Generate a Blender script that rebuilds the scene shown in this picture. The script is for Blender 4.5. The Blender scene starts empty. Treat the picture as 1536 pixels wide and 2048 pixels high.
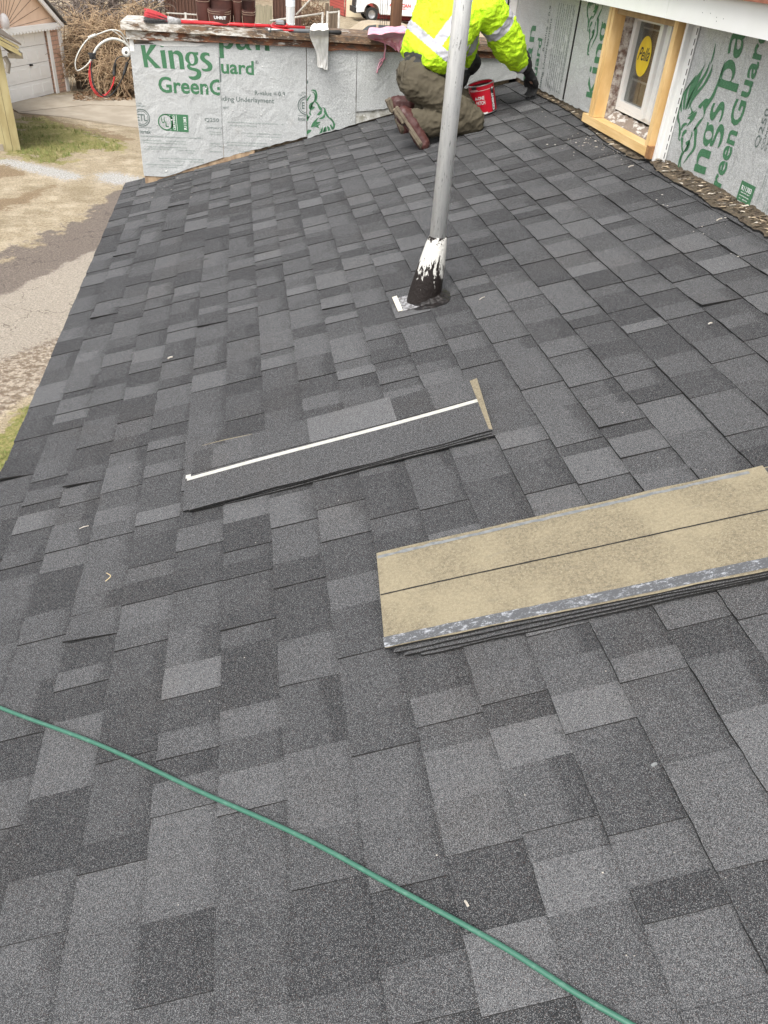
import bpy, bmesh, math, random, time
_t0 = time.time()
def tick(n): print('T', n, round(time.time() - _t0, 1))
import numpy as np
from mathutils import Vector, Matrix, noise
random.seed(11)
S = bpy.context.scene
C = S.collection
# ---------------------------------------------------------------- camera, sky, sun, exposure
H = 1.41                      # camera height above the roof point under it (metres)
F = 1545.0                    # focal length in pixels of the 1536x2048 picture
RW = Matrix(((0.98620535, -0.03775671, 0.16116276), (-0.15149172, -0.59823103, 0.78687349), (0.06670281, -0.80043367, -0.59569847)))
CAM = Vector((0, 0, H))
cd = bpy.data.cameras.new('camera'); cam = bpy.data.objects.new('camera', cd); C.objects.link(cam)
cd.sensor_fit = 'VERTICAL'; cd.sensor_height = 24.0; cd.lens = F / 2048 * 24.0
cd.clip_start = 0.02; cd.clip_end = 900
_r = RW.transposed()          # rows are the image axes in world space
M4 = Matrix(((_r[0][0], -_r[1][0], -_r[2][0], 0), (_r[0][1], -_r[1][1], -_r[2][1], 0), (_r[0][2], -_r[1][2], -_r[2][2], H), (0, 0, 0, 1)))
cam.matrix_world = M4
S.camera = cam
S.render.resolution_x = 768; S.render.resolution_y = 1024
W = bpy.data.worlds.new('World'); S.world = W; W.use_nodes = True
wn = W.node_tree; bg = wn.nodes['Background']
sky = wn.nodes.new('ShaderNodeTexSky'); sky.sky_type = 'NISHITA'; sky.sun_disc = False
SE, SR = math.radians(56), math.radians(212)
sky.sun_elevation = SE; sky.sun_rotation = SR; sky.air_density = 1.0; sky.dust_density = 4.0
hs = wn.nodes.new('ShaderNodeHueSaturation'); hs.inputs['Saturation'].default_value = 0.22
wn.links.new(sky.outputs[0], hs.inputs['Color']); wn.links.new(hs.outputs[0], bg.inputs[0])
bg.inputs[1].default_value = 0.15
sl = bpy.data.lights.new('sun', 'SUN'); so = bpy.data.objects.new('sun', sl); C.objects.link(so)
sl.energy = 1.3; sl.angle = math.radians(28); sl.color = (1, 0.96, 0.9)
so.rotation_euler = (math.radians(90) - SE, 0, math.radians(180) - SR)
S.view_settings.view_transform = 'Standard'; S.view_settings.look = 'None'
S.view_settings.exposure = 1.0; S.view_settings.gamma = 1; S.view_settings.use_curve_mapping = False

# ---------------------------------------------------------------- geometry helpers
TH = math.radians(16.26); CT, ST, TT = math.cos(TH), math.sin(TH), math.tan(TH)
G = -3.0
def ray(x, y): return RW @ Vector((x - 768, y - 1024, F))
def onz(x, y, z):
    d = ray(x, y); return CAM + d * ((z - H) / d.z)
def onY(x, y, Y):
    d = ray(x, y); return CAM + d * (Y / d.y)
def onX(x, y, X):
    d = ray(x, y); return CAM + d * (X / d.x)
def onplane(x, y, p, n):
    d = ray(x, y); return CAM + d * ((p - CAM).dot(n) / d.dot(n))
def rf(x, y):                 # the roof point seen at a place
    d = ray(x, y); return CAM + d * (H / (d.x * TT - d.z))
def rs(x, y):
    p = rf(x, y); return (p.x / CT, p.y)
def R3(s, y, n=0.0): return Vector((s * CT - n * ST, y, s * ST + n * CT))
RN = Vector((-ST, 0, CT))

class MB:
    def __init__(s): s.v = []; s.f = []; s.m = []; s.c = []
    def face(s, pts, mi=0, col=None):
        b = len(s.v); s.v += [Vector(p) for p in pts]; s.f.append(tuple(range(b, b + len(pts)))); s.m.append(mi); s.c.append(col)
    def idx(s, verts, faces, mi=0, col=None):
        b = len(s.v); s.v += [Vector(p) for p in verts]
        for f in faces: s.f.append(tuple(b + i for i in f)); s.m.append(mi); s.c.append(col)
    def hexa(s, a, mi=0, col=None):   # 8 corners: bottom 0-3 ccw, top 4-7
        s.idx(a, [(0, 3, 2, 1), (4, 5, 6, 7), (0, 1, 5, 4), (1, 2, 6, 5), (2, 3, 7, 6), (3, 0, 4, 7)], mi, col)
    def box(s, lo, hi, mi=0, T=None):
        x0, y0, z0 = lo; x1, y1, z1 = hi
        a = [(x0, y0, z0), (x1, y0, z0), (x1, y1, z0), (x0, y1, z0), (x0, y0, z1), (x1, y0, z1), (x1, y1, z1), (x0, y1, z1)]
        if T: a = [T @ Vector(p) for p in a]
        s.hexa(a, mi)
    def tube(s, pts, r, n=8, mi=0, caps=True):
        pts = [Vector(p) for p in pts]; N = len(pts)
        rr = r if hasattr(r, '__len__') else [r] * N
        up = None; rings = []
        for i, p in enumerate(pts):
            t = (pts[min(i + 1, N - 1)] - pts[max(i - 1, 0)])
            t = t.normalized() if t.length > 1e-9 else Vector((0, 0, 1))
            if up is None: up = t.orthogonal().normalized()
            up = (up - t * up.dot(t)); up = up.normalized() if up.length > 1e-6 else t.orthogonal().normalized()
            w = t.cross(up)
            rings.append([p + (up * math.cos(2 * math.pi * k / n) + w * math.sin(2 * math.pi * k / n)) * rr[i] for k in range(n)])
        b = len(s.v)
        for q in rings: s.v += q
        for i in range(N - 1):
            for k in range(n):
                s.f.append((b + i * n + k, b + i * n + (k + 1) % n, b + (i + 1) * n + (k + 1) % n, b + (i + 1) * n + k)); s.m.append(mi); s.c.append(None)
        if caps:
            s.f.append(tuple(b + k for k in reversed(range(n)))); s.m.append(mi); s.c.append(None)
            s.f.append(tuple(b + (N - 1) * n + k for k in range(n))); s.m.append(mi); s.c.append(None)
    def ball(s, c, r, n=10, mi=0, T=None):
        c = Vector(c); rx = r if hasattr(r, '__len__') else (r, r, r)
        vs = []; h = n // 2
        for i in range(h + 1):
            for k in range(n):
                a = math.pi * i / h; b = 2 * math.pi * k / n
                p = Vector((rx[0] * math.sin(a) * math.cos(b), rx[1] * math.sin(a) * math.sin(b), rx[2] * math.cos(a)))
                vs.append(c + (T @ p if T else p))
        s.idx(vs, [(i * n + k, (i + 1) * n + k, (i + 1) * n + (k + 1) % n, i * n + (k + 1) % n) for i in range(h) for k in range(n)], mi)
    def lathe(s, prof, n=24, mi=0, T=None):  # prof: (r, z)
        vs = []
        for r, z in prof:
            for k in range(n):
                p = Vector((r * math.cos(2 * math.pi * k / n), r * math.sin(2 * math.pi * k / n), z)); vs.append(T @ p if T else p)
        s.idx(vs, [(i * n + k, i * n + (k + 1) % n, (i + 1) * n + (k + 1) % n, (i + 1) * n + k) for i in range(len(prof) - 1) for k in range(n)], mi)
    def prism(s, pts, off, mi=0):
        pts = [Vector(p) for p in pts]; off = Vector(off); n = len(pts); b = len(s.v)
        s.v += pts + [p + off for p in pts]
        s.f.append(tuple(b + i for i in range(n))); s.f.append(tuple(b + n + i for i in reversed(range(n))))
        for i in range(n): s.f.append((b + i, b + n + i, b + n + (i + 1) % n, b + (i + 1) % n))
        s.m += [mi] * (n + 2); s.c += [None] * (n + 2)
    def build(s, name, mats, parent=None, smooth=False, recalc=False):
        org = parent_org(parent)
        me = bpy.data.meshes.new(name); me.from_pydata([tuple(v - org) for v in s.v], [], s.f)
        for m in (mats if isinstance(mats, (list, tuple)) else [mats]): me.materials.append(m)
        me.polygons.foreach_set('material_index', s.m)
        if any(c is not None for c in s.c):
            at = me.color_attributes.new('tone', 'FLOAT_COLOR', 'CORNER'); arr = []
            for f, c in zip(s.f, s.c):
                for j in range(len(f)):
                    q = c[j] if (c is not None and hasattr(c[0], '__len__')) else (c or (0, 0, 0, 0)); arr += list(q)
            at.data.foreach_set('color', arr)
        if smooth: me.polygons.foreach_set('use_smooth', [True] * len(me.polygons))
        if recalc:
            bm = bmesh.new(); bm.from_mesh(me); bmesh.ops.recalc_face_normals(bm, faces=bm.faces); bm.to_mesh(me); bm.free()
        me.update()
        return link(name, me, parent)
def parent_org(p):
    o = Vector((0, 0, 0))
    while p is not None: o = o + p.location; p = p.parent
    return o
def link(name, me, parent=None):
    o = bpy.data.objects.new(name, me); C.objects.link(o)
    if parent is not None: o.parent = parent
    return o
def tag(o, label=None, cat=None, group=None, kind=None):
    if label: o['label'] = label
    if cat: o['category'] = cat
    if group: o['group'] = group
    if kind: o['kind'] = kind
    return o
def thing(name, loc, label, cat, group=None):
    o = bpy.data.objects.new(name, None); C.objects.link(o); o.location = loc; o.empty_display_size = 0.1
    return tag(o, label, cat, group)
def copy_tree(o, parent=None):
    c = o.copy(); C.objects.link(c); c.parent = parent
    for ch in [q for q in bpy.data.objects if q.parent == o]: copy_tree(ch, c)
    return c
def bake(o):                     # apply modifiers into the mesh
    bpy.context.view_layer.update()
    dg = bpy.context.evaluated_depsgraph_get()
    me = bpy.data.meshes.new_from_object(o.evaluated_get(dg)); o.modifiers.clear(); o.data = me
    return o
def lerp(a, b, t): return a + (b - a) * t
def poly_curve(pts, n=8):         # Catmull-Rom through 3D or 2D points
    P = [Vector(p) for p in pts]; P = [P[0]] + P + [P[-1]]; out = []
    for i in range(1, len(P) - 2):
        for k in range(n):
            t = k / n
            out.append(0.5 * ((2 * P[i]) + (P[i + 1] - P[i - 1]) * t + (2 * P[i - 1] - 5 * P[i] + 4 * P[i + 1] - P[i + 2]) * t * t + (3 * P[i] - P[i - 1] - 3 * P[i + 1] + P[i + 2]) * t ** 3))
    out.append(P[-2]); return out

# ---------------------------------------------------------------- material helpers
def new_mat(name):
    m = bpy.data.materials.new(name); m.use_nodes = True; return m, m.node_tree, m.node_tree.nodes['Principled BSDF']
def nd(t, typ, **kw):
    n = t.nodes.new(typ)
    for k, v in kw.items():
        if isinstance(v, bpy.types.NodeSocket): t.links.new(v, n.inputs[k])
        elif k in n.inputs: n.inputs[k].default_value = v
        else: setattr(n, k, v)
    return n
def mathn(t, op, a, b=None, c=None, clamp=False):
    n = t.nodes.new('ShaderNodeMath'); n.operation = op; n.use_clamp = clamp
    for i, v in enumerate((a, b, c)):
        if v is None: continue
        if isinstance(v, bpy.types.NodeSocket): t.links.new(v, n.inputs[i])
        else: n.inputs[i].default_value = v
    return n.outputs[0]
def mix(t, fac, a, b, blend='MIX'):
    n = t.nodes.new('ShaderNodeMix'); n.data_type = 'RGBA'; n.blend_type = blend
    for s, v in ((n.inputs[0], fac), (n.inputs[6], a), (n.inputs[7], b)):
        if isinstance(v, bpy.types.NodeSocket): t.links.new(v, s)
        else: s.default_value = (v if not hasattr(v, '__len__') or len(v) == 4 else (*v, 1))
    return n.outputs[2]
def geo(t): return nd(t, 'ShaderNodeNewGeometry').outputs['Position']
def noi(t, vec, scale, detail=3, rough=.5, dist=0.0):
    n = nd(t, 'ShaderNodeTexNoise', Scale=scale, Detail=detail, Roughness=rough, Distortion=dist); t.links.new(vec, n.inputs['Vector']); return n.outputs[0]
def ramp(t, fac, a, b, smooth=True):
    n = t.nodes.new('ShaderNodeMapRange'); n.interpolation_type = 'SMOOTHSTEP' if smooth else 'LINEAR'
    t.links.new(fac, n.inputs[0]); n.inputs[1].default_value = a; n.inputs[2].default_value = b; return n.outputs[0]
def vscale(t, vec, sc):
    n = t.nodes.new('ShaderNodeVectorMath'); n.operation = 'MULTIPLY'; t.links.new(vec, n.inputs[0]); n.inputs[1].default_value = sc; return n.outputs[0]
def bump(t, b, h, strength, dist=0.01):
    n = nd(t, 'ShaderNodeBump', Strength=strength, Distance=dist); t.links.new(h, n.inputs['Height']); t.links.new(n.outputs[0], b.inputs['Normal'])
def M(name, c1, c2=None, scale=8, rough=.75, bstr=0.2, bscale=None, metal=0, stretch=None, lo=.35, hi=.65, spec=.4, bdist=.004, detail=5):
    m, t, b = new_mat(name); p = geo(t)
    if stretch: p = vscale(t, p, stretch)
    f = ramp(t, noi(t, p, scale, detail, .6), lo, hi)
    t.links.new(mix(t, f, c1, c2 or tuple(x * .75 for x in c1)), b.inputs['Base Color'])
    b.inputs['Roughness'].default_value = rough; b.inputs['Metallic'].default_value = metal; b.inputs['Specular IOR Level'].default_value = spec
    if bstr: bump(t, b, noi(t, p, bscale or scale * 4, 4, .6), bstr, bdist)
    return m

def shingle_mat(name, base=1.0):
    m, t, b = new_mat(name); p = geo(t)
    at = nd(t, 'ShaderNodeAttribute', attribute_name='tone')
    sp = nd(t, 'ShaderNodeSeparateColor'); t.links.new(at.outputs['Color'], sp.inputs[0])
    tone, vf, rnd = sp.outputs[0], sp.outputs[1], sp.outputs[2]
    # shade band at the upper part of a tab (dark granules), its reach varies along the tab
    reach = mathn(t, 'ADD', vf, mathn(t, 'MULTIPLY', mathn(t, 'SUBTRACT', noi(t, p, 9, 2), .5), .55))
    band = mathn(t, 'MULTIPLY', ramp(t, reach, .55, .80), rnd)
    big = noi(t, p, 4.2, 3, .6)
    lip = mathn(t, 'MULTIPLY', ramp(t, mathn(t, 'ADD', vf, mathn(t, 'MULTIPLY', mathn(t, 'SUBTRACT', noi(t, p, 25, 3), .5), .22)), .80, 1.0), .22)  # contact shade against the next course, painted dark into the tab's upper edge
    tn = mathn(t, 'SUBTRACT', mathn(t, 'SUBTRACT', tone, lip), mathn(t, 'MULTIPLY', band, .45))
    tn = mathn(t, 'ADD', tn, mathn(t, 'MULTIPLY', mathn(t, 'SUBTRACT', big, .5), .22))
    col = mix(t, ramp(t, tn, 0, 1, False), (.0285 * base, .0296 * base, .0315 * base), (.0740 * base, .0758 * base, .0795 * base))
    brown = ramp(t, noi(t, p, 3.1, 3, .6), .5, .75)
    col = mix(t, mathn(t, 'MULTIPLY', brown, .35), col, mix(t, 1.0, col, (1.1, .98, .88), 'MULTIPLY'))
    # granules, light and dark
    g1 = noi(t, p, 620, 2, .7)
    g2 = nd(t, 'ShaderNodeTexVoronoi', Scale=1250.0); t.links.new(p, g2.inputs['Vector'])
    gs = nd(t, 'ShaderNodeSeparateColor'); t.links.new(g2.outputs['Color'], gs.inputs[0])
    mul = mathn(t, 'ADD', mathn(t, 'MULTIPLY', ramp(t, g1, .34, .66, False), 1.35), .38)
    col = mix(t, 1.0, col, nd(t, 'ShaderNodeCombineColor', Red=mul, Green=mul, Blue=mul).outputs[0], 'MULTIPLY')
    g3 = mathn(t, 'ADD', mathn(t, 'MULTIPLY', ramp(t, noi(t, p, 190, 4, .9), .32, .68, False), .80), .62)
    col = mix(t, 1.0, col, nd(t, 'ShaderNodeCombineColor', Red=g3, Green=g3, Blue=g3).outputs[0], 'MULTIPLY')
    thr = mathn(t, 'SUBTRACT', .89, mathn(t, 'MULTIPLY', ramp(t, tn, 0, 1, False), .20))
    white = mathn(t, 'GREATER_THAN', gs.outputs[0], thr)
    col = mix(t, mathn(t, 'MULTIPLY', white, .8), col, (.25 * base, .25 * base, .25 * base))
    rust = mathn(t, 'GREATER_THAN', gs.outputs[1], .972)
    col = mix(t, mathn(t, 'MULTIPLY', rust, .5), col, (.12, .055, .035))
    t.links.new(col, b.inputs['Base Color'])
    b.inputs['Roughness'].default_value = .95; b.inputs['Specular IOR Level'].default_value = .12
    bump(t, b, g1, .5, .003)
    return m
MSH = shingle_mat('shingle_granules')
MSHE = M('asphalt_edge', (.006, .006, .006), (.02, .019, .018), 120, .9, .3)
def board_mat():
    m, t, b = new_mat('foil_board'); p = geo(t)
    f = noi(t, p, 260, 2, .7); g = noi(t, p, 60, 3, .6); h = noi(t, p, 2.5, 3, .5)
    col = mix(t, ramp(t, f, .35, .65), (.30, .31, .31), (.58, .595, .59))
    col = mix(t, ramp(t, g, .62, .8), col, (.70, .71, .71))
    col = mix(t, mathn(t, 'MULTIPLY', ramp(t, h, .4, .7), .22), col, (.42, .42, .42))
    # small perforations on a grid
    fr = t.nodes.new('ShaderNodeVectorMath'); fr.operation = 'FRACTION'; t.links.new(vscale(t, p, (45, 45, 45)), fr.inputs[0])
    ds = t.nodes.new('ShaderNodeSeparateXYZ'); t.links.new(fr.outputs[0], ds.inputs[0])
    sx = nd(t, 'ShaderNodeSeparateXYZ'); nn = nd(t, 'ShaderNodeNewGeometry'); t.links.new(nn.outputs['Normal'], sx.inputs[0])
    hx = mix(t, mathn(t, 'GREATER_THAN', mathn(t, 'ABSOLUTE', sx.outputs[0]), .5), ds.outputs[0], ds.outputs[1])
    a = mathn(t, 'SUBTRACT', hx, .5); c = mathn(t, 'SUBTRACT', ds.outputs[2], .5)
    d = mathn(t, 'SQRT', mathn(t, 'ADD', mathn(t, 'MULTIPLY', a, a), mathn(t, 'MULTIPLY', c, c)))
    dot = mathn(t, 'MULTIPLY', mathn(t, 'LESS_THAN', d, .085), ramp(t, noi(t, p, 1.7, 1), .48, .55))
    col = mix(t, mathn(t, 'MULTIPLY', dot, .6), col, (.12, .12, .12))
    t.links.new(col, b.inputs['Base Color']); b.inputs['Roughness'].default_value = .5; b.inputs['Metallic'].default_value = .15
    dirt = ramp(t, noi(t, vscale(t, p, (1, 1, .6)), 5, 6, .75), .56, .75); col2 = mix(t, mathn(t, 'MULTIPLY', dirt, .3), col, (.30, .27, .23)); t.links.new(col2, b.inputs['Base Color'])
    bump(t, b, mathn(t, 'ADD', mathn(t, 'MULTIPLY', noi(t, p, 7, 3, .55, .8), 6), g), .5, .004)
    return m
MBOARD = board_mat()
def ink(name, c):
    m, t, b = new_mat(name); p = geo(t)
    t.links.new(mix(t, ramp(t, noi(t, p, 240, 2, .7), .45, .75), c, tuple(x * 1.5 + .05 for x in c)), b.inputs['Base Color']); b.inputs['Roughness'].default_value = .6; return m
MGREEN = ink('green_ink', (.035, .135, .06)); MDKINK = ink('grey_ink', (.10, .13, .12)); MFAINT = ink('faint_ink', (.26, .30, .28)); MWHITE_INK = ink('white_ink', (.7, .7, .7))
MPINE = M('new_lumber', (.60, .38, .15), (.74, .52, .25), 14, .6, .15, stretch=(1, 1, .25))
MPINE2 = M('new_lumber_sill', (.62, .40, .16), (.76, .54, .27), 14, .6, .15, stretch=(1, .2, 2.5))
MWHITE = M('white_vinyl', (.78, .78, .76), (.72, .72, .70), 3, .4, .05)
MPAINTW = M('white_painted_metal', (.80, .81, .80), (.74, .75, .73), 2, .35, .05)
MWOODG = M('weathered_wood', (.30, .235, .16), (.14, .10, .065), 18, .9, .6, stretch=(1, 1, .3))
MMORTAR = M('old_mortar', (.58, .54, .49), (.16, .10, .08), 30, .95, 1.0, bdist=.01)
MTAR = M('wet_tar', (.006, .005, .005), (.014, .011, .010), 60, .38, 1.0, 70, spec=.35)
MBLACK = M('black_rubber', (.012, .012, .012), (.03, .03, .03), 30, .6, .2)
MSTEEL = M('bare_steel', (.5, .5, .5), (.35, .35, .34), 30, .35, .1, metal=.8)
def flash_mat():
    m, t, b = new_mat('old_roof_paper'); p = geo(t)
    a = noi(t, vscale(t, p, (2.2, 1, 2.2)), 17, 8, .82, 1.2)
    cr = t.nodes.new('ShaderNodeValToRGB'); t.links.new(a, cr.inputs[0]); e = cr.color_ramp
    e.elements[0].position = .30; e.elements[0].color = (.02, .015, .012, 1); e.elements[1].position = .66; e.elements[1].color = (.50, .42, .31, 1)
    for q, c in ((.42, (.10, .075, .05, 1)), (.5, (.15, .115, .075, 1)), (.58, (.10, .085, .06, 1)), (.64, (.20, .16, .11, 1))):
        x = e.elements.new(q); x.color = c
    t.links.new(cr.outputs[0], b.inputs['Base Color']); b.inputs['Roughness'].default_value = .9
    bump(t, b, a, 1.0, .02); return m
MFLASH = flash_mat()
def rust_mat(name, bias, ca, cb_):
    m, t, b = new_mat(name); p = geo(t)
    sx = nd(t, 'ShaderNodeSeparateXYZ'); t.links.new(p, sx.inputs[0])
    q = vscale(t, p, (1, 1, 3))
    a = mathn(t, 'ADD', noi(t, q, 7, 6, .65, .5), mathn(t, 'MULTIPLY', mathn(t, 'ADD', sx.outputs[0], bias), .14))
    c1 = mix(t, ramp(t, noi(t, q, 25, 4, .6), .4, .6), (.58, .56, .52), (.34, .30, .25))
    c2 = mix(t, ramp(t, noi(t, q, 16, 5, .65), .42, .6), ca, cb_)
    c2 = mix(t, ramp(t, noi(t, q, 30, 5, .7), .56, .68), c2, (.40, .31, .20))
    t.links.new(mix(t, ramp(t, a, .44, .52), c1, c2), b.inputs['Base Color']); b.inputs['Roughness'].default_value = .85
    bump(t, b, noi(t, q, 30, 5, .7), .7, .01); return m
MRUST = rust_mat('rusty_peeling_paint', .35, (.20, .078, .038), (.085, .052, .038)); MCOPE = rust_mat('worn_coping_paint', .05, (.17, .105, .062), (.085, .062, .046))
print('setup done')

# ================================================================ the shingled roof
roof = thing('shingle_roof', (0, 0, 0), 'dark grey laminated shingle roof sloping down to the left eave, tabs in mixed greys', 'roof')
EXP = .1429; S0 = -.9616; YA, YB = -2.2, 6.60
rr = random.Random(5)
mb = MB()
def strip(s0, s1, y0, y1, n0, n1, mi, cols, th=.004, jit=.0012, seg=None, lift=0.0, lift_near=True):
    """a shingle surface from slope s0 (lower, height n0) to s1 (height n1), y0..y1, with worn lower edge and black cut faces"""
    k = seg or max(2, int((y1 - y0) / .035)); ys = [lerp(y0, y1, i / k) for i in range(k + 1)]; jit = jit * 1.5
    lowj = [(rr.uniform(-jit, jit), rr.uniform(-jit, jit) * .5) for _ in ys]
    def Lf(i):
        if not lift: return 0
        u = i / k; return lift * (1 - u) ** 2 if lift_near else lift * u ** 2
    lo = [R3(s0 + j[0], y, n0 + j[1] + Lf(i)) for i, (y, j) in enumerate(zip(ys, lowj))]
    mid = [R3(lerp(s0, s1, .5), y, lerp(n0, n1, .5) + Lf(i) * .6) for i, y in enumerate(ys)]
    hi = [R3(s1, y, n1) for y in ys]
    t, r = cols
    for i in range(k):
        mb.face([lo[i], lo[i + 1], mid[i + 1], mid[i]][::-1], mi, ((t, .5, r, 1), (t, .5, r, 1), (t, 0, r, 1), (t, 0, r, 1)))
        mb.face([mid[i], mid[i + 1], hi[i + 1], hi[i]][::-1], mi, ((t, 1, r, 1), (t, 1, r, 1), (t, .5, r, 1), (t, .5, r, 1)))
        d0 = RN * th
        mb.face([lo[i] - d0, lo[i + 1] - d0, lo[i + 1], lo[i]][::-1], 1, (0, 0, 0, 1))
    for row in (0, k):
        a, b_, c = lo[row], mid[row], hi[row]
        mb.face([a - RN * th, b_ - RN * th, b_, a], 1, (0, 0, 0, 1)); mb.face([b_ - RN * th, c - RN * th, c, b_], 1, (0, 0, 0, 1))
def rtone():
    u = rr.random()
    return rr.uniform(.0, .16) if u < .30 else rr.uniform(.22, .52) if u < .85 else rr.uniform(.55, .80)
# tabs that have lifted at their near edge, at the places the photo shows them
lifted = []
for px, py, w in ((45, 957, .016), (190, 967, .013), (180, 1283, .014), (560, 500, .006), (340, 418, .007), (1440, 610, .009), (700, 610, .005), (430, 650, .006), (350, 460, .006), (640, 1775, .005), (190, 640, .006)):
    s, y = rs(px, py); lifted.append((int((s - S0) / EXP), y, w))
NC = 22
hole = (int((rs(812, 612)[0] - S0) / EXP), rs(812, 628)[1], rs(812, 580)[1])
for k in range(NC):
    s0 = S0 + k * EXP + rr.uniform(-.002, .002); s1 = s0 + EXP + .03
    # base layer of the course, in metre-long shingles
    y = YA - rr.uniform(0, .9)
    while y < YB:
        y1 = min(y + 1.0, YB); a = max(y, YA)
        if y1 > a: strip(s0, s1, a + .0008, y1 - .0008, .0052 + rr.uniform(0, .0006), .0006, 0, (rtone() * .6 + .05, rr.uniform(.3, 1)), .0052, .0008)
        y = y1
    # laminated tabs
    y = YA + rr.uniform(0, .12); raised = rr.random() < .5; last_t = 9; ctone = rr.uniform(-.06, .06)
    forced = sorted([l for l in lifted if l[0] == k], key=lambda q: q[1])
    while y < YB:
        w = rr.choice((.06, .075, .09, .10, .115, .13, .15, .175, .20)) * rr.uniform(.92, 1.08)
        for l in forced:
            if y < l[1] < y + w + .06: w = l[1] - y if l[1] - y > .04 else w
        y1 = min(y + w, YB)
        lf = 0
        for l in forced:
            if abs(y - l[1]) < .012: lf = l[2]; raised = True
        if lf == 0 and rr.random() < .05 and raised: lf = rr.uniform(.001, .004)
        if lf: lf *= 1
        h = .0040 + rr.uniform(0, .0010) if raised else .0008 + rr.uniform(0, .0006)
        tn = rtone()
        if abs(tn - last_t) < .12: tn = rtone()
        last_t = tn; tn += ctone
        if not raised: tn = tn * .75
        if y1 - y > .01:
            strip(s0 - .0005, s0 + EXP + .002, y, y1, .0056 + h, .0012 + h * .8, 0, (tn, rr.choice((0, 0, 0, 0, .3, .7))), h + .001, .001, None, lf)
        y = y1
        raised = (not raised) if rr.random() < .8 else raised
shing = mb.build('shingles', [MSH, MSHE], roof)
# deck, eave metal and rake edge
mb = MB(); A = [R3(S0 + .012, YA, -.03), R3(2.16, YA, -.03), R3(2.16, YB - .01, -.03), R3(S0 + .012, YB - .01, -.03)]
mb.hexa(A + [p + RN * .0265 for p in A]); mb.build('roof_deck', MWOODG, roof)
mb = MB(); e0, e1 = R3(S0 + .006, YA, -.004), R3(S0 + .006, YB, -.004)
mb.prism([e0, e0 + Vector((.03, 0, .008)), e0 + Vector((.03, 0, -.14)), e0 + Vector((0, 0, -.14))], e1 - e0); mb.build('eave_fascia', MPAINTW, roof)
# worn roofing-paper strip along the foot of the house wall
mb = MB(); low = poly_curve([rf(*p) for p in ((1046, 166), (1078, 194), (1118, 215), (1160, 243), (1185, 268), (1231, 302), (1265, 322), (1296, 328), (1320, 352), (1348, 370), (1390, 392), (1420, 416), (1456, 432), (1490, 455), (1536, 481))], 8)
last = low[-1]; low += [Vector((last.x, last.y - .15 * i, last.z)) for i in range(1, 32)]
rows = []
for i, p in enumerate(low):
    s = p.x / CT + .010 * noise.noise(Vector((0, p.y * 22, 0))) + .007 * noise.noise(Vector((0, p.y * 70, 4))); row = []
    for j in range(7):
        sj = lerp(s, 2.145, j / 6); w = noise.noise(Vector((sj * 9, p.y * 9, 3))) * .006 + noise.noise(Vector((sj * 45, p.y * 30, 9))) * .006
        row.append(R3(sj, p.y, .0135 + (w + .006 if j else .001 + abs(w) * .6) + (.02 if j == 6 else 0)))
    rows.append(row)
for a, b_ in zip(rows, rows[1:]):
    for j in range(6): mb.face([a[j], b_[j], b_[j + 1], a[j + 1]][::-1])
    mb.face([a[0], a[0] - RN * .010, b_[0] - RN * .010, b_[0]][::-1], 1)
mb.build('wall_flashing', [MFLASH, MSHE], roof, smooth=False)
rk = random.Random(41); mb = MB()
for i in range(800):             # torn, layered flakes of paper, dirt and old caulk
    q = low[rk.randrange(len(low) - 14)]; s_ = lerp(q.x / CT, 2.142, rk.random() ** .8) - .004; y_ = q.y + rk.uniform(-.02, .02); a_ = rk.gauss(-.75, .3); L_ = rk.uniform(.005, .024); w_ = L_ * rk.uniform(.08, .28)
    d_ = Vector((math.cos(a_), math.sin(a_))); e_ = Vector((-d_.y, d_.x)); h_ = .020 + rk.uniform(0, .008)
    mb.face([R3(s_ + d_.x * L_ * u + e_.x * w_ * v, y_ + d_.y * L_ * u + e_.y * w_ * v, h_ + rk.uniform(-.003, .004)) for u, v in ((-1, -.3), (-.2, -1), (1, -.2), (.6, .8), (-.5, 1))], rk.choice((0, 0, 1, 1, 1, 1, 3, 3, 3, 3, 2)))
fl_ = mb.build('torn_flakes', [M('tan_flake', (.40, .32, .22), (.25, .19, .12), 60), M('dark_flake', (.045, .035, .028), (.09, .07, .05), 60), M('pale_flake', (.55, .50, .42), (.4, .35, .28), 60), M('brown_flake', (.17, .125, .08), (.11, .085, .06), 60)], roof); fl_['kind'] = 'stuff'
# small building under the roof
lowb = thing('lower_building', (0, 0, G), 'low building carrying the shingle roof, its walls hidden under the eave', 'building')
mb = MB(); mb.box((-.80, -2.1, G), (2.0, 6.35, -.30)); mb.build('wall', M('painted_block', (.5, .48, .44), (.42, .4, .36), 5), lowb)

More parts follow.
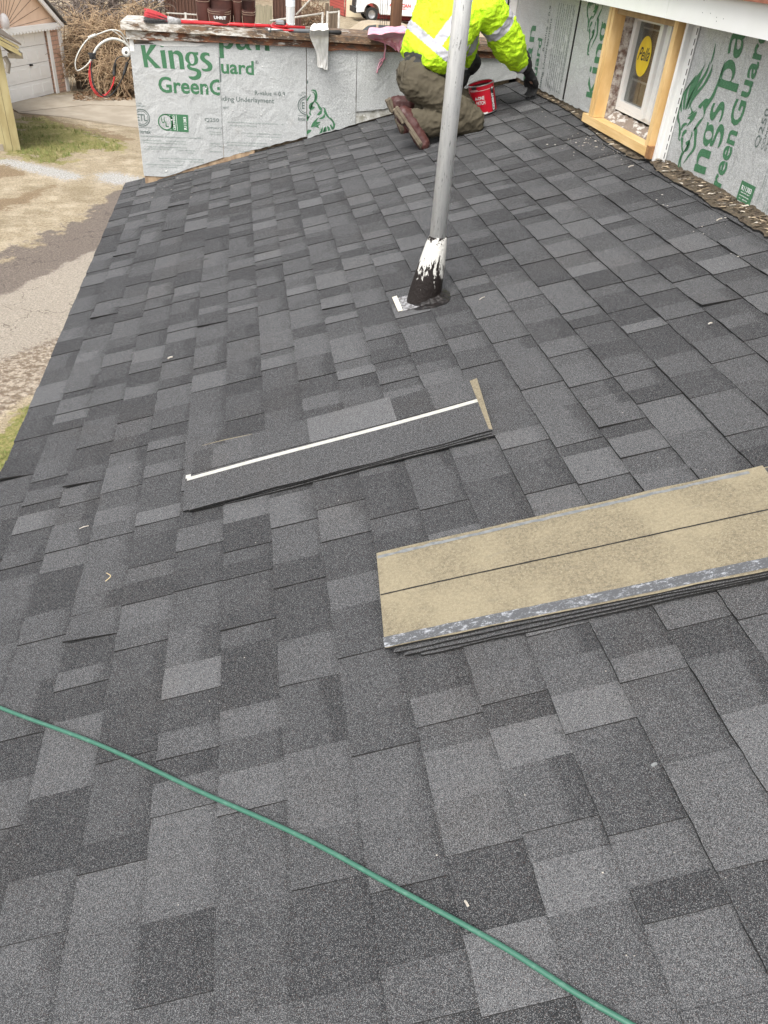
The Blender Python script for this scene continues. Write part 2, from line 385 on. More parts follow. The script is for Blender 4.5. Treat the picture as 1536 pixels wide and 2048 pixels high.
# ================================================================ flat writing
def glyph(kind):
    g = {
     'K': ([[(0, -255, 0), (50, -258, 0), (55, -160, 0), (118, -268, 0), (188, -268, 0), (84, -140, 0), (217, 0, 0), (147, 2, 0), (62, -98, 0), (64, 0, 0), (17, 0, 0)]], 217),
     'i': ([[(224, -205, 0), (280, -215, 0), (290, 0, 0), (238, 0, 0)], [(253, -300, 1), (275, -290, 1), (281, -272, 1), (273, -252, 1), (253, -244, 1), (233, -252, 1), (226, -272, 1), (233, -292, 1)]], 0),
     'n': ([[(317, -208, 0), (368, -216, 0), (374, -192, 0), (410, -215, 1), (450, -212, 1), (482, -185, 1), (494, -140, 1), (500, 0, 0), (444, 0, 0), (440, -130, 1), (430, -160, 1), (405, -172, 1), (378, -162, 1), (384, 0, 0), (330, 0, 0)]], 0),
     'g': ([[(655, -208, 0), (678, -212, 0), (677, -180, 0), (655, -176, 0), (668, -150, 1), (672, -115, 1), (655, -75, 1), (610, -50, 1), (575, -48, 1), (572, -38, 1), (590, -28, 1), (660, -15, 1), (695, 15, 1), (697, 65, 1), (665, 105, 1), (600, 122, 1), (555, 105, 1), (540, 80, 0), (590, 80, 1), (625, 70, 1), (647, 40, 1), (632, 18, 1), (562, 2, 1), (535, -20, 1), (532, -50, 1), (550, -70, 1), (522, -100, 1), (517, -140, 1), (535, -185, 1), (580, -210, 1), (625, -208, 1)],
            [(597, -188, 1), (573, -170, 1), (565, -125, 1), (575, -85, 1), (597, -68, 1), (618, -85, 1), (627, -125, 1), (618, -170, 1)]], 0),
     's': ([[(812, -205, 0), (815, -168, 0), (780, -180, 1), (755, -165, 1), (760, -140, 1), (800, -115, 1), (832, -85, 1), (842, -45, 1), (820, -5, 1), (765, 12, 1), (720, 5, 1), (703, -22, 0), (750, -18, 1), (780, -30, 1), (785, -52, 1), (755, -85, 1), (712, -115, 1), (697, -155, 1), (720, -200, 1), (768, -215, 1)]], 0),
     'p': ([[(925, -205, 0), (970, -222, 0), (977, -195, 0), (1005, -215, 1), (1045, -218, 1), (1085, -195, 1), (1108, -145, 1), (1110, -90, 1), (1090, -35, 1), (1050, 2, 1), (1010, 5, 1), (980, -8, 1), (980, 118, 0), (925, 118, 0)],
            [(980, -168, 1), (1000, -185, 1), (1030, -175, 1), (1050, -135, 1), (1052, -85, 1), (1035, -42, 1), (1005, -28, 1), (980, -40, 1)]], 0),
     'a': ([[(1150, -165, 0), (1143, -200, 1), (1185, -218, 1), (1235, -222, 1), (1275, -205, 1), (1292, -165, 1), (1294, -45, 1), (1305, -15, 1), (1325, 2, 0), (1285, 6, 1), (1258, -8, 1), (1248, -24, 1), (1220, 2, 1), (1185, 10, 1), (1145, -5, 1), (1127, -50, 1), (1135, -95, 1), (1170, -122, 1), (1215, -132, 1), (1240, -140, 1), (1240, -165, 1), (1225, -187, 1), (1195, -188, 1)],
            [(1240, -108, 1), (1205, -98, 1), (1185, -78, 1), (1183, -50, 1), (1202, -30, 1), (1228, -38, 1), (1240, -55, 1)]], 0),
     'N': None}
    return g
GL = glyph(0); GL['N'] = ([[(x + 1040, y, c) for x, y, c in GL['n'][0][0]]], 0)
GX, GY = .000569, -.000523
def curve_mesh(splines):
    cu = bpy.data.curves.new('c', 'CURVE'); cu.dimensions = '2D'; cu.fill_mode = 'BOTH'; cu.resolution_u = 1
    for pts in splines:
        n = len(pts); out = []
        for i in range(n):
            p0, p1, p2, p3 = (pts[(i + d) % n] for d in (-1, 0, 1, 2))
            k = 5 if (p1[2] or p2[2]) else 1
            a, b_, c, d = (Vector(q[:2]) for q in (p0, p1, p2, p3))
            if not p1[2]: a = b_
            if not p2[2]: d = c
            for j in range(k):
                t = j / k; out.append(.5 * (2 * b_ + (c - a) * t + (2 * a - 5 * b_ + 4 * c - d) * t * t + (3 * b_ - a - 3 * c + d) * t ** 3))
        sp = cu.splines.new('POLY'); sp.points.add(len(out) - 1); sp.use_cyclic_u = True
        for q, w in zip(sp.points, out): q.co = (w.x, w.y, 0, 1)
    return curve_to_verts(cu)
def curve_to_verts(cu):
    o = bpy.data.objects.new('tmp', cu); C.objects.link(o); bpy.context.view_layer.update()
    me = bpy.data.meshes.new_from_object(o.evaluated_get(bpy.context.evaluated_depsgraph_get()))
    V = [v.co.xy.to_3d() for v in me.vertices]; Fc = [tuple(p.vertices) for p in me.polygons]
    bpy.data.objects.remove(o); bpy.data.curves.remove(cu); bpy.data.meshes.remove(me); return V, Fc
def font_mesh(txt, bold=0.0, shear=0.0):
    cu = bpy.data.curves.new('f', 'FONT'); cu.body = txt; cu.offset = bold; cu.fill_mode = 'BOTH'; cu.resolution_u = 3; cu.shear = shear
    return curve_to_verts(cu)
def fit(VF, x0, x1, y0, y1):
    V, Fc = VF; xs = [v.x for v in V]; ys = [v.y for v in V]
    a, b_, c, d = min(xs), max(xs), min(ys), max(ys)
    return [Vector((x0 + (v.x - a) / (b_ - a) * (x1 - x0), y0 + (v.y - c) / (d - c) * (y1 - y0), 0)) for v in V], Fc
def clip(VF, co, no):           # drop what lies on the side no points to
    bm = bmesh.new(); vs = [bm.verts.new(v) for v in VF[0]]
    for f in VF[1]:
        try: bm.faces.new([vs[i] for i in f])
        except ValueError: pass
    bmesh.ops.bisect_plane(bm, geom=bm.verts[:] + bm.edges[:] + bm.faces[:], plane_co=Vector((*co, 0)), plane_no=Vector((*no, 0)), clear_outer=True)
    bm.verts.index_update(); V = [v.co.copy() for v in bm.verts]; Fc = [tuple(v.index for v in f.verts) for f in bm.faces]; bm.free(); return V, Fc
def kings(chars, x0=0, base=0):   # big brand lettering in metres, origin at the K
    out = []
    for ch in chars:
        V, Fc = curve_mesh(GL[ch][0]); out.append(([Vector((x0 + v.x * GX, base + v.y * GY, 0)) for v in V], Fc))
    return join(out)
def join(L):
    V, Fc = [], []
    for v, f in L: b = len(V); V += v; Fc += [tuple(b + i for i in q) for q in f]
    return V, Fc
def rect(x0, y0, x1, y1): return [Vector((x0, y0, 0)), Vector((x1, y0, 0)), Vector((x1, y1, 0)), Vector((x0, y1, 0))], [(0, 1, 2, 3)]
def ring(cx, cy, r, w, n=28, a0=0, a1=2 * math.pi):
    V = []; Fc = []
    for i in range(n + 1):
        a = a0 + (a1 - a0) * i / n
        V += [Vector((cx + r * math.cos(a), cy + r * math.sin(a), 0)), Vector((cx + (r - w) * math.cos(a), cy + (r - w) * math.sin(a), 0))]
    for i in range(n): Fc.append((2 * i, 2 * i + 2, 2 * i + 3, 2 * i + 1))
    return V, Fc
def faint_lines(x0, x1, ys, h, rnd, gap=.22):   # rows of tiny print too small to read
    L = []
    for y in ys:
        x = x0 + rnd.uniform(0, .01)
        while x < x1:
            w = rnd.uniform(.008, .03)
            if rnd.random() > gap * .5:
                xx = x
                while xx < min(x + w, x1): q = rnd.uniform(.001, .0028); L.append(rect(xx, y + rnd.uniform(0, h * .3), xx + q, y + h * rnd.uniform(.7, 1))); xx += q + .0011
            x += w + rnd.uniform(.003, .006)
    return join(L)
def lay(name, VF, T, m, parent):   # T maps flat coordinates to a world point
    if not VF[1]: return None
    mb = MB(); mb.idx([T(v.x, v.y) for v in VF[0]], VF[1]); return mb.build(name, m, parent)

# lion emblem, traced flat: t runs along the text direction, u across it
def c6(x, y): p = onX(1280 + x / 5.25, 40 + y / 5.25, 2.045); return (p.z - .618, p.y - 3.677)
LION = [[(697, 432), (650, 560), (600, 680), (540, 800), (490, 930), (478, 925), (500, 820), (520, 720), (560, 640), (620, 560), (670, 490)],
 [(738, 430), (720, 520), (680, 610), (600, 740), (530, 850), (493, 935), (505, 860), (550, 760), (620, 650), (680, 560), (715, 490)],
 [(766, 460), (750, 560), (700, 660), (640, 740), (570, 830), (508, 940), (530, 860), (590, 760), (660, 680), (710, 590), (745, 520)],
 [(595, 575), (560, 650), (520, 700), (490, 800), (470, 930), (455, 930), (460, 830), (480, 740), (520, 670)],
 [(545, 655), (480, 750), (448, 850), (440, 960), (427, 940), (428, 860), (452, 780), (500, 700)],
 [(440, 870), (412, 960), (405, 1080), (395, 1040), (395, 960), (415, 900)], [(800, 235), (777, 380), (740, 470), (772, 340)],
 [(900, 420), (860, 520), (800, 690), (735, 820), (690, 828), (615, 905), (640, 930), (662, 900), (668, 1010), (620, 1060), (560, 1160), (600, 1130), (668, 1025), (700, 930), (760, 840), (800, 760), (850, 600)],
 [(500, 1030), (600, 960), (560, 1050), (490, 1120), (530, 1050)], [(450, 1180), (478, 1150), (495, 1165), (470, 1200), (440, 1230)],
 [(400, 1000), (412, 1130), (405, 1250), (425, 1265), (415, 1240), (432, 1180), (425, 1100)], [(470, 1080), (440, 1110), (435, 1160), (460, 1120), (500, 1090)],
 [(480, 1290), (520, 1260), (530, 1300), (500, 1370), (465, 1380), (495, 1330)], [(430, 1240), (455, 1240), (450, 1330), (460, 1390), (440, 1370), (435, 1300)],
 [(575, 1130), (605, 1150), (595, 1240), (582, 1350), (520, 1430), (455, 1510), (500, 1430), (560, 1340), (570, 1240)],
 [(545, 1170), (555, 1200), (530, 1260), (500, 1340), (450, 1420), (430, 1500), (436, 1540), (420, 1520), (430, 1440), (500, 1310), (535, 1230)],
 [(440, 1390), (410, 1470), (400, 1550), (420, 1580), (440, 1560), (425, 1560), (414, 1530), (425, 1470), (450, 1400)],
 [(520, 860), (560, 960), (600, 930), (560, 980), (510, 1000), (540, 960)]]
lion_sp = [[(*c6(*p), 1) for p in s] for s in LION]
lion = join([curve_mesh([s]) for s in lion_sp])
def shift(VF, dx, dy): return [v + Vector((dx, dy, 0)) for v in VF[0]], VF[1]

# ================================================================ parapet wall
par = thing('parapet_wall', (.65, 6.4, 0), 'low parapet wall across the far end of the roof, silver foil boards under rusty peeling coping', 'wall')
PYF = 6.40
def roofz(x): return x * TT
mb = MB()
mb.prism([(-.735, 6.42, G), (2.0, 6.42, G), (2.0, 6.42, .73), (-.735, 6.42, .70)], (0, .34, 0)); mb.build('wall_core', MWOODG, par)
# wooden starter strip seen under the boards
mb = MB(); pts = [(-.745, 0), (-.60, 0), (-.40, 0), (-.15, 0), (.1, 0)]
xs = [-.748, -.66, -.56, -.47, -.36, -.27, -.16, -.02, .08]
for a, b_ in zip(xs, xs[1:]):
    j = random.uniform(-.004, .004); mb.prism([(a + .001, 6.392 + j, roofz(a) + .004), (b_ - .001, 6.392 + j, roofz(b_) + .004), (b_ - .001, 6.392 + j, roofz(b_) + .12), (a + .001, 6.392 + j, roofz(a) + .12)], (0, .024, 0))
mb.build('wood_starter_strip', M('bare_siding', (.42, .31, .20), (.24, .16, .10), 20, .85, .5, stretch=(1, 1, .4)), par)
def edge_jag(a, b_, n, amp, rnd):
    return [(lerp(a[0], b_[0], i / n), lerp(a[1], b_[1], i / n) + (rnd.uniform(-amp, amp) if 0 < i < n else 0)) for i in range(n + 1)]
rj = random.Random(3)
def par_board(poly, y, th=.012):
    mb = MB(); mb.prism([(p[0], y, p[1]) for p in poly], (0, th, 0)); return mb.build('insulation_board', MBOARD, par, recalc=True)
B1 = [(-.752, .68)] + [(-.745, .70), (-.70, .705), (-.15, .74)] + [(-.1535, -.004)] + edge_jag((-.1535, -.004), (-.60, -.157), 8, .003, rj)[1:] + [(-.752, -.154)]
b1 = par_board(B1, 6.385)
b2 = par_board([(-.1505, .745), (.4635, .745), (.4715, .162)] + edge_jag((.4715, .162), (-.1505, -.018 + .012), 16, .005, rj)[1:], 6.388)
b3 = par_board([(.468, .745), (.8285, .745), (.838, .262)] + edge_jag((.838, .262), (.478, .150), 12, .006, rj)[1:], 6.386)
b4 = par_board([(.8315, .75), (1.42, .765), (1.42, .42)] + edge_jag((1.42, .42), (.8415, .35), 14, .009, rj)[1:], 6.384)
b5 = par_board([(1.4235, .765), (1.62, .765), (1.62, .53)] + edge_jag((1.62, .53), (1.4235, .47), 5, .005, rj)[1:], 6.387)
b6 = par_board([(1.6235, .765), (2.045, .77), (2.045, .625)] + edge_jag((2.045, .625), (1.6235, .525), 8, .006, rj)[1:], 6.385)
mb = MB(); mb.prism([(.80, 6.396, .250), (1.40, 6.396, .43), (1.40, 6.396, .50), (.80, 6.396, .40)], (0, .015, 0)); mb.build('base_metal', M('grey_foil', (.5, .5, .48), (.25, .24, .2), 20, .6, .4), par)
mb = MB()                       # white corner strip and torn patches
mb.box((-.750, 6.383, .66), (-.722, 6.40, .785)); mb.build('corner_strip', MWHITE, par)
mb = MB(); mb.prism([(-.62, 6.383, .722), (-.50, 6.383, .742), (-.24, 6.383, .728), (-.30, 6.383, .712), (-.53, 6.383, .702)], (0, .001, 0)); mb.build('torn_tape', M('white_tape', (.72, .72, .7), (.62, .62, .6), 30), par)
def TP(y): return lambda u, v: (u, y, v)
def ply(board, y, name, VF, m): return lay(name, VF, TP(y), m, board)
yb = 6.3835
K1 = kings('Kings', -.6764, .5675); K1 = clip(K1, (-.156, 0), (1, 0)); K1 = clip(K1, (0, .715), (0, 1)); ply(b1, yb, 'brand_lettering', K1, MGREEN)
g1 = fit(font_mesh('GreenG', .022), -.5826, -.135, .413, .516); g1 = clip(g1, (-.1555, 0), (1, 0)); ply(b1, yb, 'product_lettering', g1, MGREEN)
ux, uy = -.5611, .222
ply(b1, yb, 'certification_mark', join([clip(([Vector((-.60, .166, 0)), Vector((-.397, .160, 0)), Vector((-.392, .277, 0)), Vector((-.60, .277, 0))], [(0, 1, 2, 3)]), (-.520, 0), (-1, 0)), ring(ux + .006, uy, .055, .008), ring(ux + .006, uy + .0535, .002, .002), rect(-.56, .272, -.52, .277), rect(-.56, .165, -.52, .170)]), MGREEN)
ply(b1, yb, 'certification_mark', join([fit(font_mesh('U', .02), -.585, -.562, .215, .253), fit(font_mesh('L', .02), -.558, -.536, .190, .226)]), MGREEN)
rot = lambda VF, x0, x1, y0, y1: fit(([Vector((-v.y, v.x, 0)) for v in VF[0]], VF[1]), x0, x1, y0, y1)
ply(b1, yb - .0006, 'certification_mark', join([rot(font_mesh('CERTIFIED', .01), -.503, -.487, .172, .268), rot(font_mesh('R11383', .01), -.428, -.408, .178, .262), rect(-.478, .168, -.4755, .27)]), MWHITE_INK)
ex, ey = -.722, .245
e_ = join([ring(ex, ey, .058, .006), ring(ex, ey, .046, .004), fit(font_mesh('ETL', .02), ex - .036, ex + .036, ey - .022, ey + .024), rect(-.7495, .178, -.66, .181)])
ply(b1, yb, 'certification_mark', clip(e_, (-.7505, 0), (-1, 0)), MDKINK)
ply(b1, yb, 'small_print', join([fit(font_mesh('COMPLIANCE'), -.749, -.688, .316, .326), fit(font_mesh('CODE'), -.749, -.712, .332, .342), fit(font_mesh('tertek', .01), -.7495, -.668, .140, .166), fit(font_mesh('Q250 .', .004), -.274, -.152, .233, .262), fit(font_mesh('COMPLIANCE'), -.274, -.156, .190, .203)]), MDKINK)
rp = random.Random(8)
sm = [faint_lines(-.745, -.30, [.118], .009, rp), faint_lines(-.742, -.42, [.090, .074, .048, .032], .009, rp), faint_lines(-.26, -.158, [.165, .15, .085, .068, .03], .009, rp), faint_lines(-.63, -.30, [-.030, -.047, -.078, -.095][:2], .009, rp), faint_lines(-.735, -.46, [-.075, -.092], .009, rp), faint_lines(-.44, -.36, [.03, .015], .008, rp)]
ply(b1, yb, 'small_print', join(sm), MFAINT)
# right-hand boards of the parapet
yb = 6.3865
K2 = kings('paN', -.1439 - 925 * GX, .7105); ply(b2, yb, 'brand_lettering', clip(K2, (0, .744), (0, 1)), MGREEN)
g2 = fit(font_mesh('uard', .022), -.138, .092, .553, .642); ply(b2, yb, 'product_lettering', g2, MGREEN)
ply(b2, yb, 'small_print', join([ring(.115, .636, .011, .0018), fit(font_mesh('R'), .110, .120, .630, .642), rect(-.1502, .50, -.141, .655), ring(.184, .722, .012, .002), fit(font_mesh('R'), .179, .189, .715, .728)]), MDKINK)
ply(b2, yb, 'small_print', join([fit(font_mesh('R-value = 0.9', .008), .094, .312, .4275, .456), fit(font_mesh('iding Underlayment', .006), -.146, .232, .368, .410), fit(font_mesh('type II'), -.14, -.10, .325, .345)]), MDKINK)
ply(b2, yb, 'small_print', join([faint_lines(-.12, .30, [.236], .009, rp), faint_lines(-.12, .10, [.215], .009, rp), faint_lines(-.02, .28, [.165, .145], .009, rp), faint_lines(-.13, .20, [.098, .080], .009, rp), faint_lines(-.12, .05, [.04], .009, rp)]), MFAINT)
e_ = join([ring(.466, .372, .062, .007), ring(.466, .372, .048, .004), fit(font_mesh('E', .02), .435, .455, .35, .395), fit(font_mesh('CODE'), .435, .50, .452, .463), fit(font_mesh('COMPLIANCE'), .408, .50, .434, .445), rect(.408, .303, .50, .306), fit(font_mesh('Intertek', .01), .409, .52, .27, .295)])
ply(b2, yb, 'certification_mark', clip(e_, (.4655, 0), (1, 0)), MDKINK)
yb = 6.3845
def lion_par(t, u): return (.536 + u, yb, .478 - t)
L2 = clip(lion, (.335, 0), (1, 0)); L2 = clip(L2, (0, -.064), (0, -1))
L2 = clip(L2, (.275, .17), (.28, .9)) if False else L2
lc = [v for v in L2[0]]
# keep only what is above the board's sloping foot
L2 = clip(L2, (.315, -.05), (1, .31))
lay('emblem', L2, lion_par, MGREEN, b3)
ply(b3, yb, 'certification_mark', clip(ring(.468, .528, .013, .013), (.4705, 0), (-1, 0)), MDKINK)
MFOAM = M('white_foam', (.8, .8, .78), (.7, .7, .68), 50)
# fixings and dings: bright nail caps
mb = MB()
for i in range(46):
    x = rj.uniform(-.7, 1.95); z0 = roofz(x) + .03; z = rj.uniform(z0, .72) if rj.random() < .5 else z0 + rj.uniform(0, .08)
    mb = MB(); mb.ball((x, 6.382, z), (rj.uniform(.002, .006), .002, rj.uniform(.002, .005)), 6); mb.build('nail_cap', MFOAM, par)
# fascia band and coping planks
def wavy(x0, x1, n, f): return [(lerp(x0, x1, i / n), f(lerp(x0, x1, i / n))) for i in range(n + 1)]
mb = MB(); n = 70
fb = lambda x: .735 + .012 * max(0, min(1, (x + .75) / .8)) + .008 * noise.noise(Vector((x * 4, 2, 0))) + (-.012 * math.exp(-((x - .62) / .05) ** 2))
for i in range(n):
    xa, xb = lerp(-.765, 2.045, i / n), lerp(-.765, 2.045, (i + 1) / n)
    ya, yb2 = 6.366 + .004 * noise.noise(Vector((xa * 6, 0, 0))), 6.366 + .004 * noise.noise(Vector((xb * 6, 0, 0)))
    mb.hexa([(xa, ya - .004, fb(xa)), (xb, yb2 - .004, fb(xb)), (xb, 6.384, fb(xb)), (xa, 6.384, fb(xa)), (xa, ya + .004, .788), (xb, yb2 + .004, .788), (xb, 6.384, .788), (xa, 6.384, .788)])
mb.build('drip_fascia', MRUST, par)
cope = None
mb = MB(); rc = random.Random(4)
n = 90
for j, (ya, yb3, zt) in enumerate(((6.335, 6.53, .836), (6.534, 6.80, .838))):
    for i in range(n):
        xa, xb = lerp(-.79, 2.045, i / n), lerp(-.79, 2.045, (i + 1) / n)
        f = lambda x: .006 * noise.noise(Vector((x * 14, j * 5, 0))) + .003 * noise.noise(Vector((x * 50, j, 1)))
        h = lambda x: .004 * noise.noise(Vector((x * 5, j * 3, 7)))
        mb.hexa([(xa, ya + f(xa), .792 + h(xa)), (xb, ya + f(xb), .792 + h(xb)), (xb, yb3, .792), (xa, yb3, .792), (xa, ya + f(xa) + .004, zt + h(xa)), (xb, ya + f(xb) + .004, zt + h(xb)), (xb, yb3, zt), (xa, yb3, zt)])
mb.build('coping', MCOPE, par)

# ================================================================ the house on the right
house = thing('house', (2.3, 3.0, G), 'house wall on the right, silver foil boards around an unfinished white window', 'house')
WX = 2.05; ZB = .56
mb = MB()                        # sheathing with the window hole, as four pieces
mb.box((2.056, -2.5, G), (2.30, 4.0, 1.9)); mb.box((2.056, 4.70, G), (2.30, 6.80, 1.9)); mb.box((2.056, 4.0, G), (2.30, 4.70, .655)); mb.box((2.056, 4.0, 1.19), (2.30, 4.70, 1.9))
mb.build('wall', M('old_sheathing', (.30, .22, .15), (.2, .14, .09), 10), house)
rb = random.Random(12)
def hboard(poly, x=2.045, th=.010):
    mb = MB(); mb.prism([(x, p[0], p[1]) for p in poly], (th, 0, 0)); return mb.build('insulation_board', MBOARD, house, recalc=True)
ha = hboard([(6.80, 1.5), (6.80, .63)] + edge_jag((6.80, .63), (5.352, .640), 34, .004, rb)[1:] + [(5.345, 1.5)], 2.043)
hb = hboard([(5.336, 1.5), (5.332, .640)] + edge_jag((5.332, .640), (4.67, .650), 16, .006, rb)[1:] + [(4.67, 1.5)])
hc = hboard([(3.935, 1.5), (3.93, .612)] + edge_jag((3.93, .612), (2.40, .600), 60, .006, rb)[1:] + [(2.40, 1.5)])
hd = hboard([(2.395, 1.5), (2.395, .60), (-2.4, .60), (-2.4, 1.5)])
def TX(x): return lambda t, u: (x, u, t)     # t upwards, u away from the camera
X1 = 2.0435
def klay(b, x, chars, k_at, base, zmin=None):
    VF = kings(chars, 0, 0)
    VF = [Vector((k_at + v.x, v.y, 0)) for v in VF[0]], VF[1]
    if zmin is not None: VF = clip(VF, (zmin, 0), (-1, 0))
    mb = MB(); mb.idx([(x, base + v.y * .93, v.x) for v in VF[0]], VF[1]); mb.build('brand_lettering', MGREEN, b)
klay(hc, X1, 'ngspaN', .637 - 330 * GX + .012, 3.431, .603)
klay(hb, X1, 'King', .722, 4.852)
klay(ha, 2.0415, 'spaN', .985 - 1540 * GX, 6.10, .64)
def tx(b, x, name, VF, m, zmin=.605, zmax=None):
    VF = clip(VF, (zmin, 0), (-1, 0)); lay(name, VF, TX(x), m, b)
gg = fit(font_mesh('Green', .022), .535, .855, 3.272, 3.368); tx(hc, X1, 'product_lettering', gg, MGREEN, .606)
tx(hc, X1, 'product_lettering', fit(font_mesh('Guard', .022), .872, 1.235, 3.272, 3.368), MGREEN)
tx(hc, X1, 'small_print', join([fit(font_mesh('Q250 SI', .004), .828, 1.03, 3.095, 3.133), fit(font_mesh('COMPLIANCE'), .83, 1.02, 3.065, 3.082), fit(font_mesh('SYSTEM'), .83, .95, 3.04, 3.055)]), MDKINK)
tx(hc, X1, 'certification_mark', rect(.607, 3.028, .699, 3.136), MGREEN, .607)
V_, F_ = font_mesh('R11383', .015); V_ = [Vector((v.y, -v.x, 0)) for v in V_]
lay('certification_mark', fit((V_, F_), .665, .684, 3.045, 3.122), lambda t, u: (X1 - .0006, u, t), MWHITE_INK, hc)
lay('certification_mark', join([rotf for rotf in [faint_lines(3.045, 3.12, [.655, .643, .631, .619], .005, rb)]]), lambda u, t: (X1 - .0006, u, t), MWHITE_INK, hc)
lay('small_print', join([faint_lines(.62, 1.15, [2.985, 2.97, 2.93, 2.915, 2.90, 2.86, 2.845], .009, rb)]), TX(X1), MFAINT, hc)
lay('emblem', lion, lambda t, u: (X1, 3.677 + u, .618 + t), MGREEN, hc)
lay('emblem', clip(lion, (.62, 0), (1, 0)), lambda t, u: (X1, 5.083 + u * .95, .93 + t), MGREEN, hb)
tx(ha, 2.0415, 'product_lettering', clip(fit(font_mesh('Guard', .022), .60, .925, 5.925, 6.02), (.64, 0), (-1, 0)), MGREEN, .64)
tx(ha, 2.0415, 'small_print', join([fit(font_mesh('Siding Underlayment', .006), .625, 1.055, 5.785, 5.835), fit(font_mesh('R-value = 0.9', .006), .86, 1.12, 5.855, 5.89)]), MDKINK, .65)
lay('small_print', faint_lines(.66, 1.15, [5.70, 5.66, 5.62, 5.585, 5.545, 5.51, 5.47, 5.43, 5.41], .016, rb, .1), TX(2.0415), MDKINK, ha)
mb = MB(); mb.box((2.040, 5.337, .65), (2.0535, 5.350, 1.5)); mb.build('board_joint', MBLACK, house)
mb = MB(); mb.box((1.985, 6.80, G), (2.10, 6.93, 1.9)); mb.box((2.02, 6.80, .6), (2.05, 6.81, 1.9)); mb.build('corner_trim', MWHITE, house)
mb = MB(); mb.box((2.034, 6.60, .62), (2.046, 6.80, 1.5)); mb.build('corner_trim', MWHITE, house)
# fascia and roof edge over the wall
fx = 1.93; zf = onX(1360, 43, fx).z; zt = onX(1500, 3, fx).z
mb = MB()
for a, b_ in ((-2.5, 3.95), (3.953, 7.3)): mb.box((fx, a, zf), (fx + .02, b_, zt))
mb.box((fx + .02, -2.5, zf + .01), (2.05, 7.3, zf + .02))
mb.build('fascia', MPAINTW, house)
mb = MB()
for i in range(14): y = rb.uniform(2.9, 4.6); mb = MB(); mb.ball((fx - .0005, y, zf + rb.uniform(.02, .11)), (.0015, .002, .002), 6); mb.build('nail_head', MDKINK, house)
mb = MB(); mb.hexa([(fx - .03, -2.5, zt + .002), (fx + 1.6, -2.5, zt + .4), (fx + 1.6, 7.3, zt + .4), (fx - .03, 7.3, zt + .002), (fx - .03, -2.5, zt + .022), (fx + 1.6, -2.5, zt + .43), (fx + 1.6, 7.3, zt + .43), (fx - .03, 7.3, zt + .022)])
mb.build('roof', M('reddish_roof_edge', (.32, .13, .08), (.2, .08, .05), 20), house)
# window
win = bpy.data.objects.new('window', None); C.objects.link(win); win.parent = house; win.location = (2.13 - 2.3, 4.36 - 3.0, .9 - G)
wx = 2.11; y0, y1, z0, z1 = 4.05, 4.66, .712, 1.185
def frame(y0, y1, z0, z1, wl, wr, wb, wt, x0, x1, mb):
    mb.box((x0, y0, z0), (x1, y0 + wr, z1)); mb.box((x0, y1 - wl, z0), (x1, y1, z1)); mb.box((x0, y0 + wr, z0), (x1, y1 - wl, z0 + wb)); mb.box((x0, y0 + wr, z1 - wt), (x1, y1 - wl, z1))
mb = MB(); frame(y0, y1, z0, z1, .012, .255, .018, .016, wx - .006, 2.22, mb)
for q, e_ in ((4.06, .03), (4.12, .012), (4.17, .020), (4.215, .010), (4.25, .024), (4.285, .008)): mb.box((wx - .006 - e_, q, z0 + .02), (wx - .006, q + .022, z1 - .01))
mb.build('frame', MWHITE, win)
mb = MB(); frame(4.31, 4.647, .731, 1.170, .022, .030, .030, .026, wx - .004, 2.17, mb); mb.build('sash', MWHITE, win)
mgl, t, b = new_mat('window_glass'); b.inputs['Base Color'].default_value = (.10, .10, .09, 1); b.inputs['Roughness'].default_value = .08; b.inputs['Specular IOR Level'].default_value = .7; b.inputs['Base Color'].default_value = (.55, .57, .55, 1); b.inputs['Roughness'].default_value = .05; b.inputs['Transmission Weight'].default_value = .95; b.inputs['IOR'].default_value = 1.45
mb = MB(); mb.box((2.128, 4.338, .760), (2.133, 4.626, 1.145)); mb.build('pane', mgl, win)
mb = MB(); mb.box((2.140, 4.338, .868), (2.146, 4.590, .877)); mb.box((2.140, 4.590, .762), (2.146, 4.597, 1.12)); mb.box((2.140, 4.338, 1.112), (2.146, 4.590, 1.119)); mb.build('muntin', MWHITE, win)
mb = MB(); n = 40; cy, cz = onX(1287, 113, 2.126).y, onX(1287, 113, 2.126).z
mb.face([(2.1265, cy + .082 * math.cos(2 * math.pi * k / n), cz + .094 * math.sin(2 * math.pi * k / n)) for k in range(n)][::-1]); mb.build('sticker', M('yellow_sticker', (.75, .55, .03), (.65, .47, .03), 12, .4, 0), win)
P_ = fit(font_mesh('Pella', .012, .45), -.068, .068, -.032, .03)
lay('sticker_lettering', P_, lambda u, v: (2.1258, cy - u, cz + .012 + v + u * .05), ink('black_ink', (.02, .02, .02)), win)
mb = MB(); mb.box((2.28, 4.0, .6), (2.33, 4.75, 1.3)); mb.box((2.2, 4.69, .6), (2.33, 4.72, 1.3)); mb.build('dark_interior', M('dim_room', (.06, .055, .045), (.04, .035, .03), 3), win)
mb = MB(); mb.box((2.165, 4.345, .742), (2.17, 4.41, .83)); mb.build('interior_trim', M('red_trim', (.25, .05, .04)), win)
mb = MB(); mb.box((2.165, 4.42, .742), (2.17, 4.52, .865)); mb.build('interior_trim', M('beige_trim', (.32, .30, .22)), win)
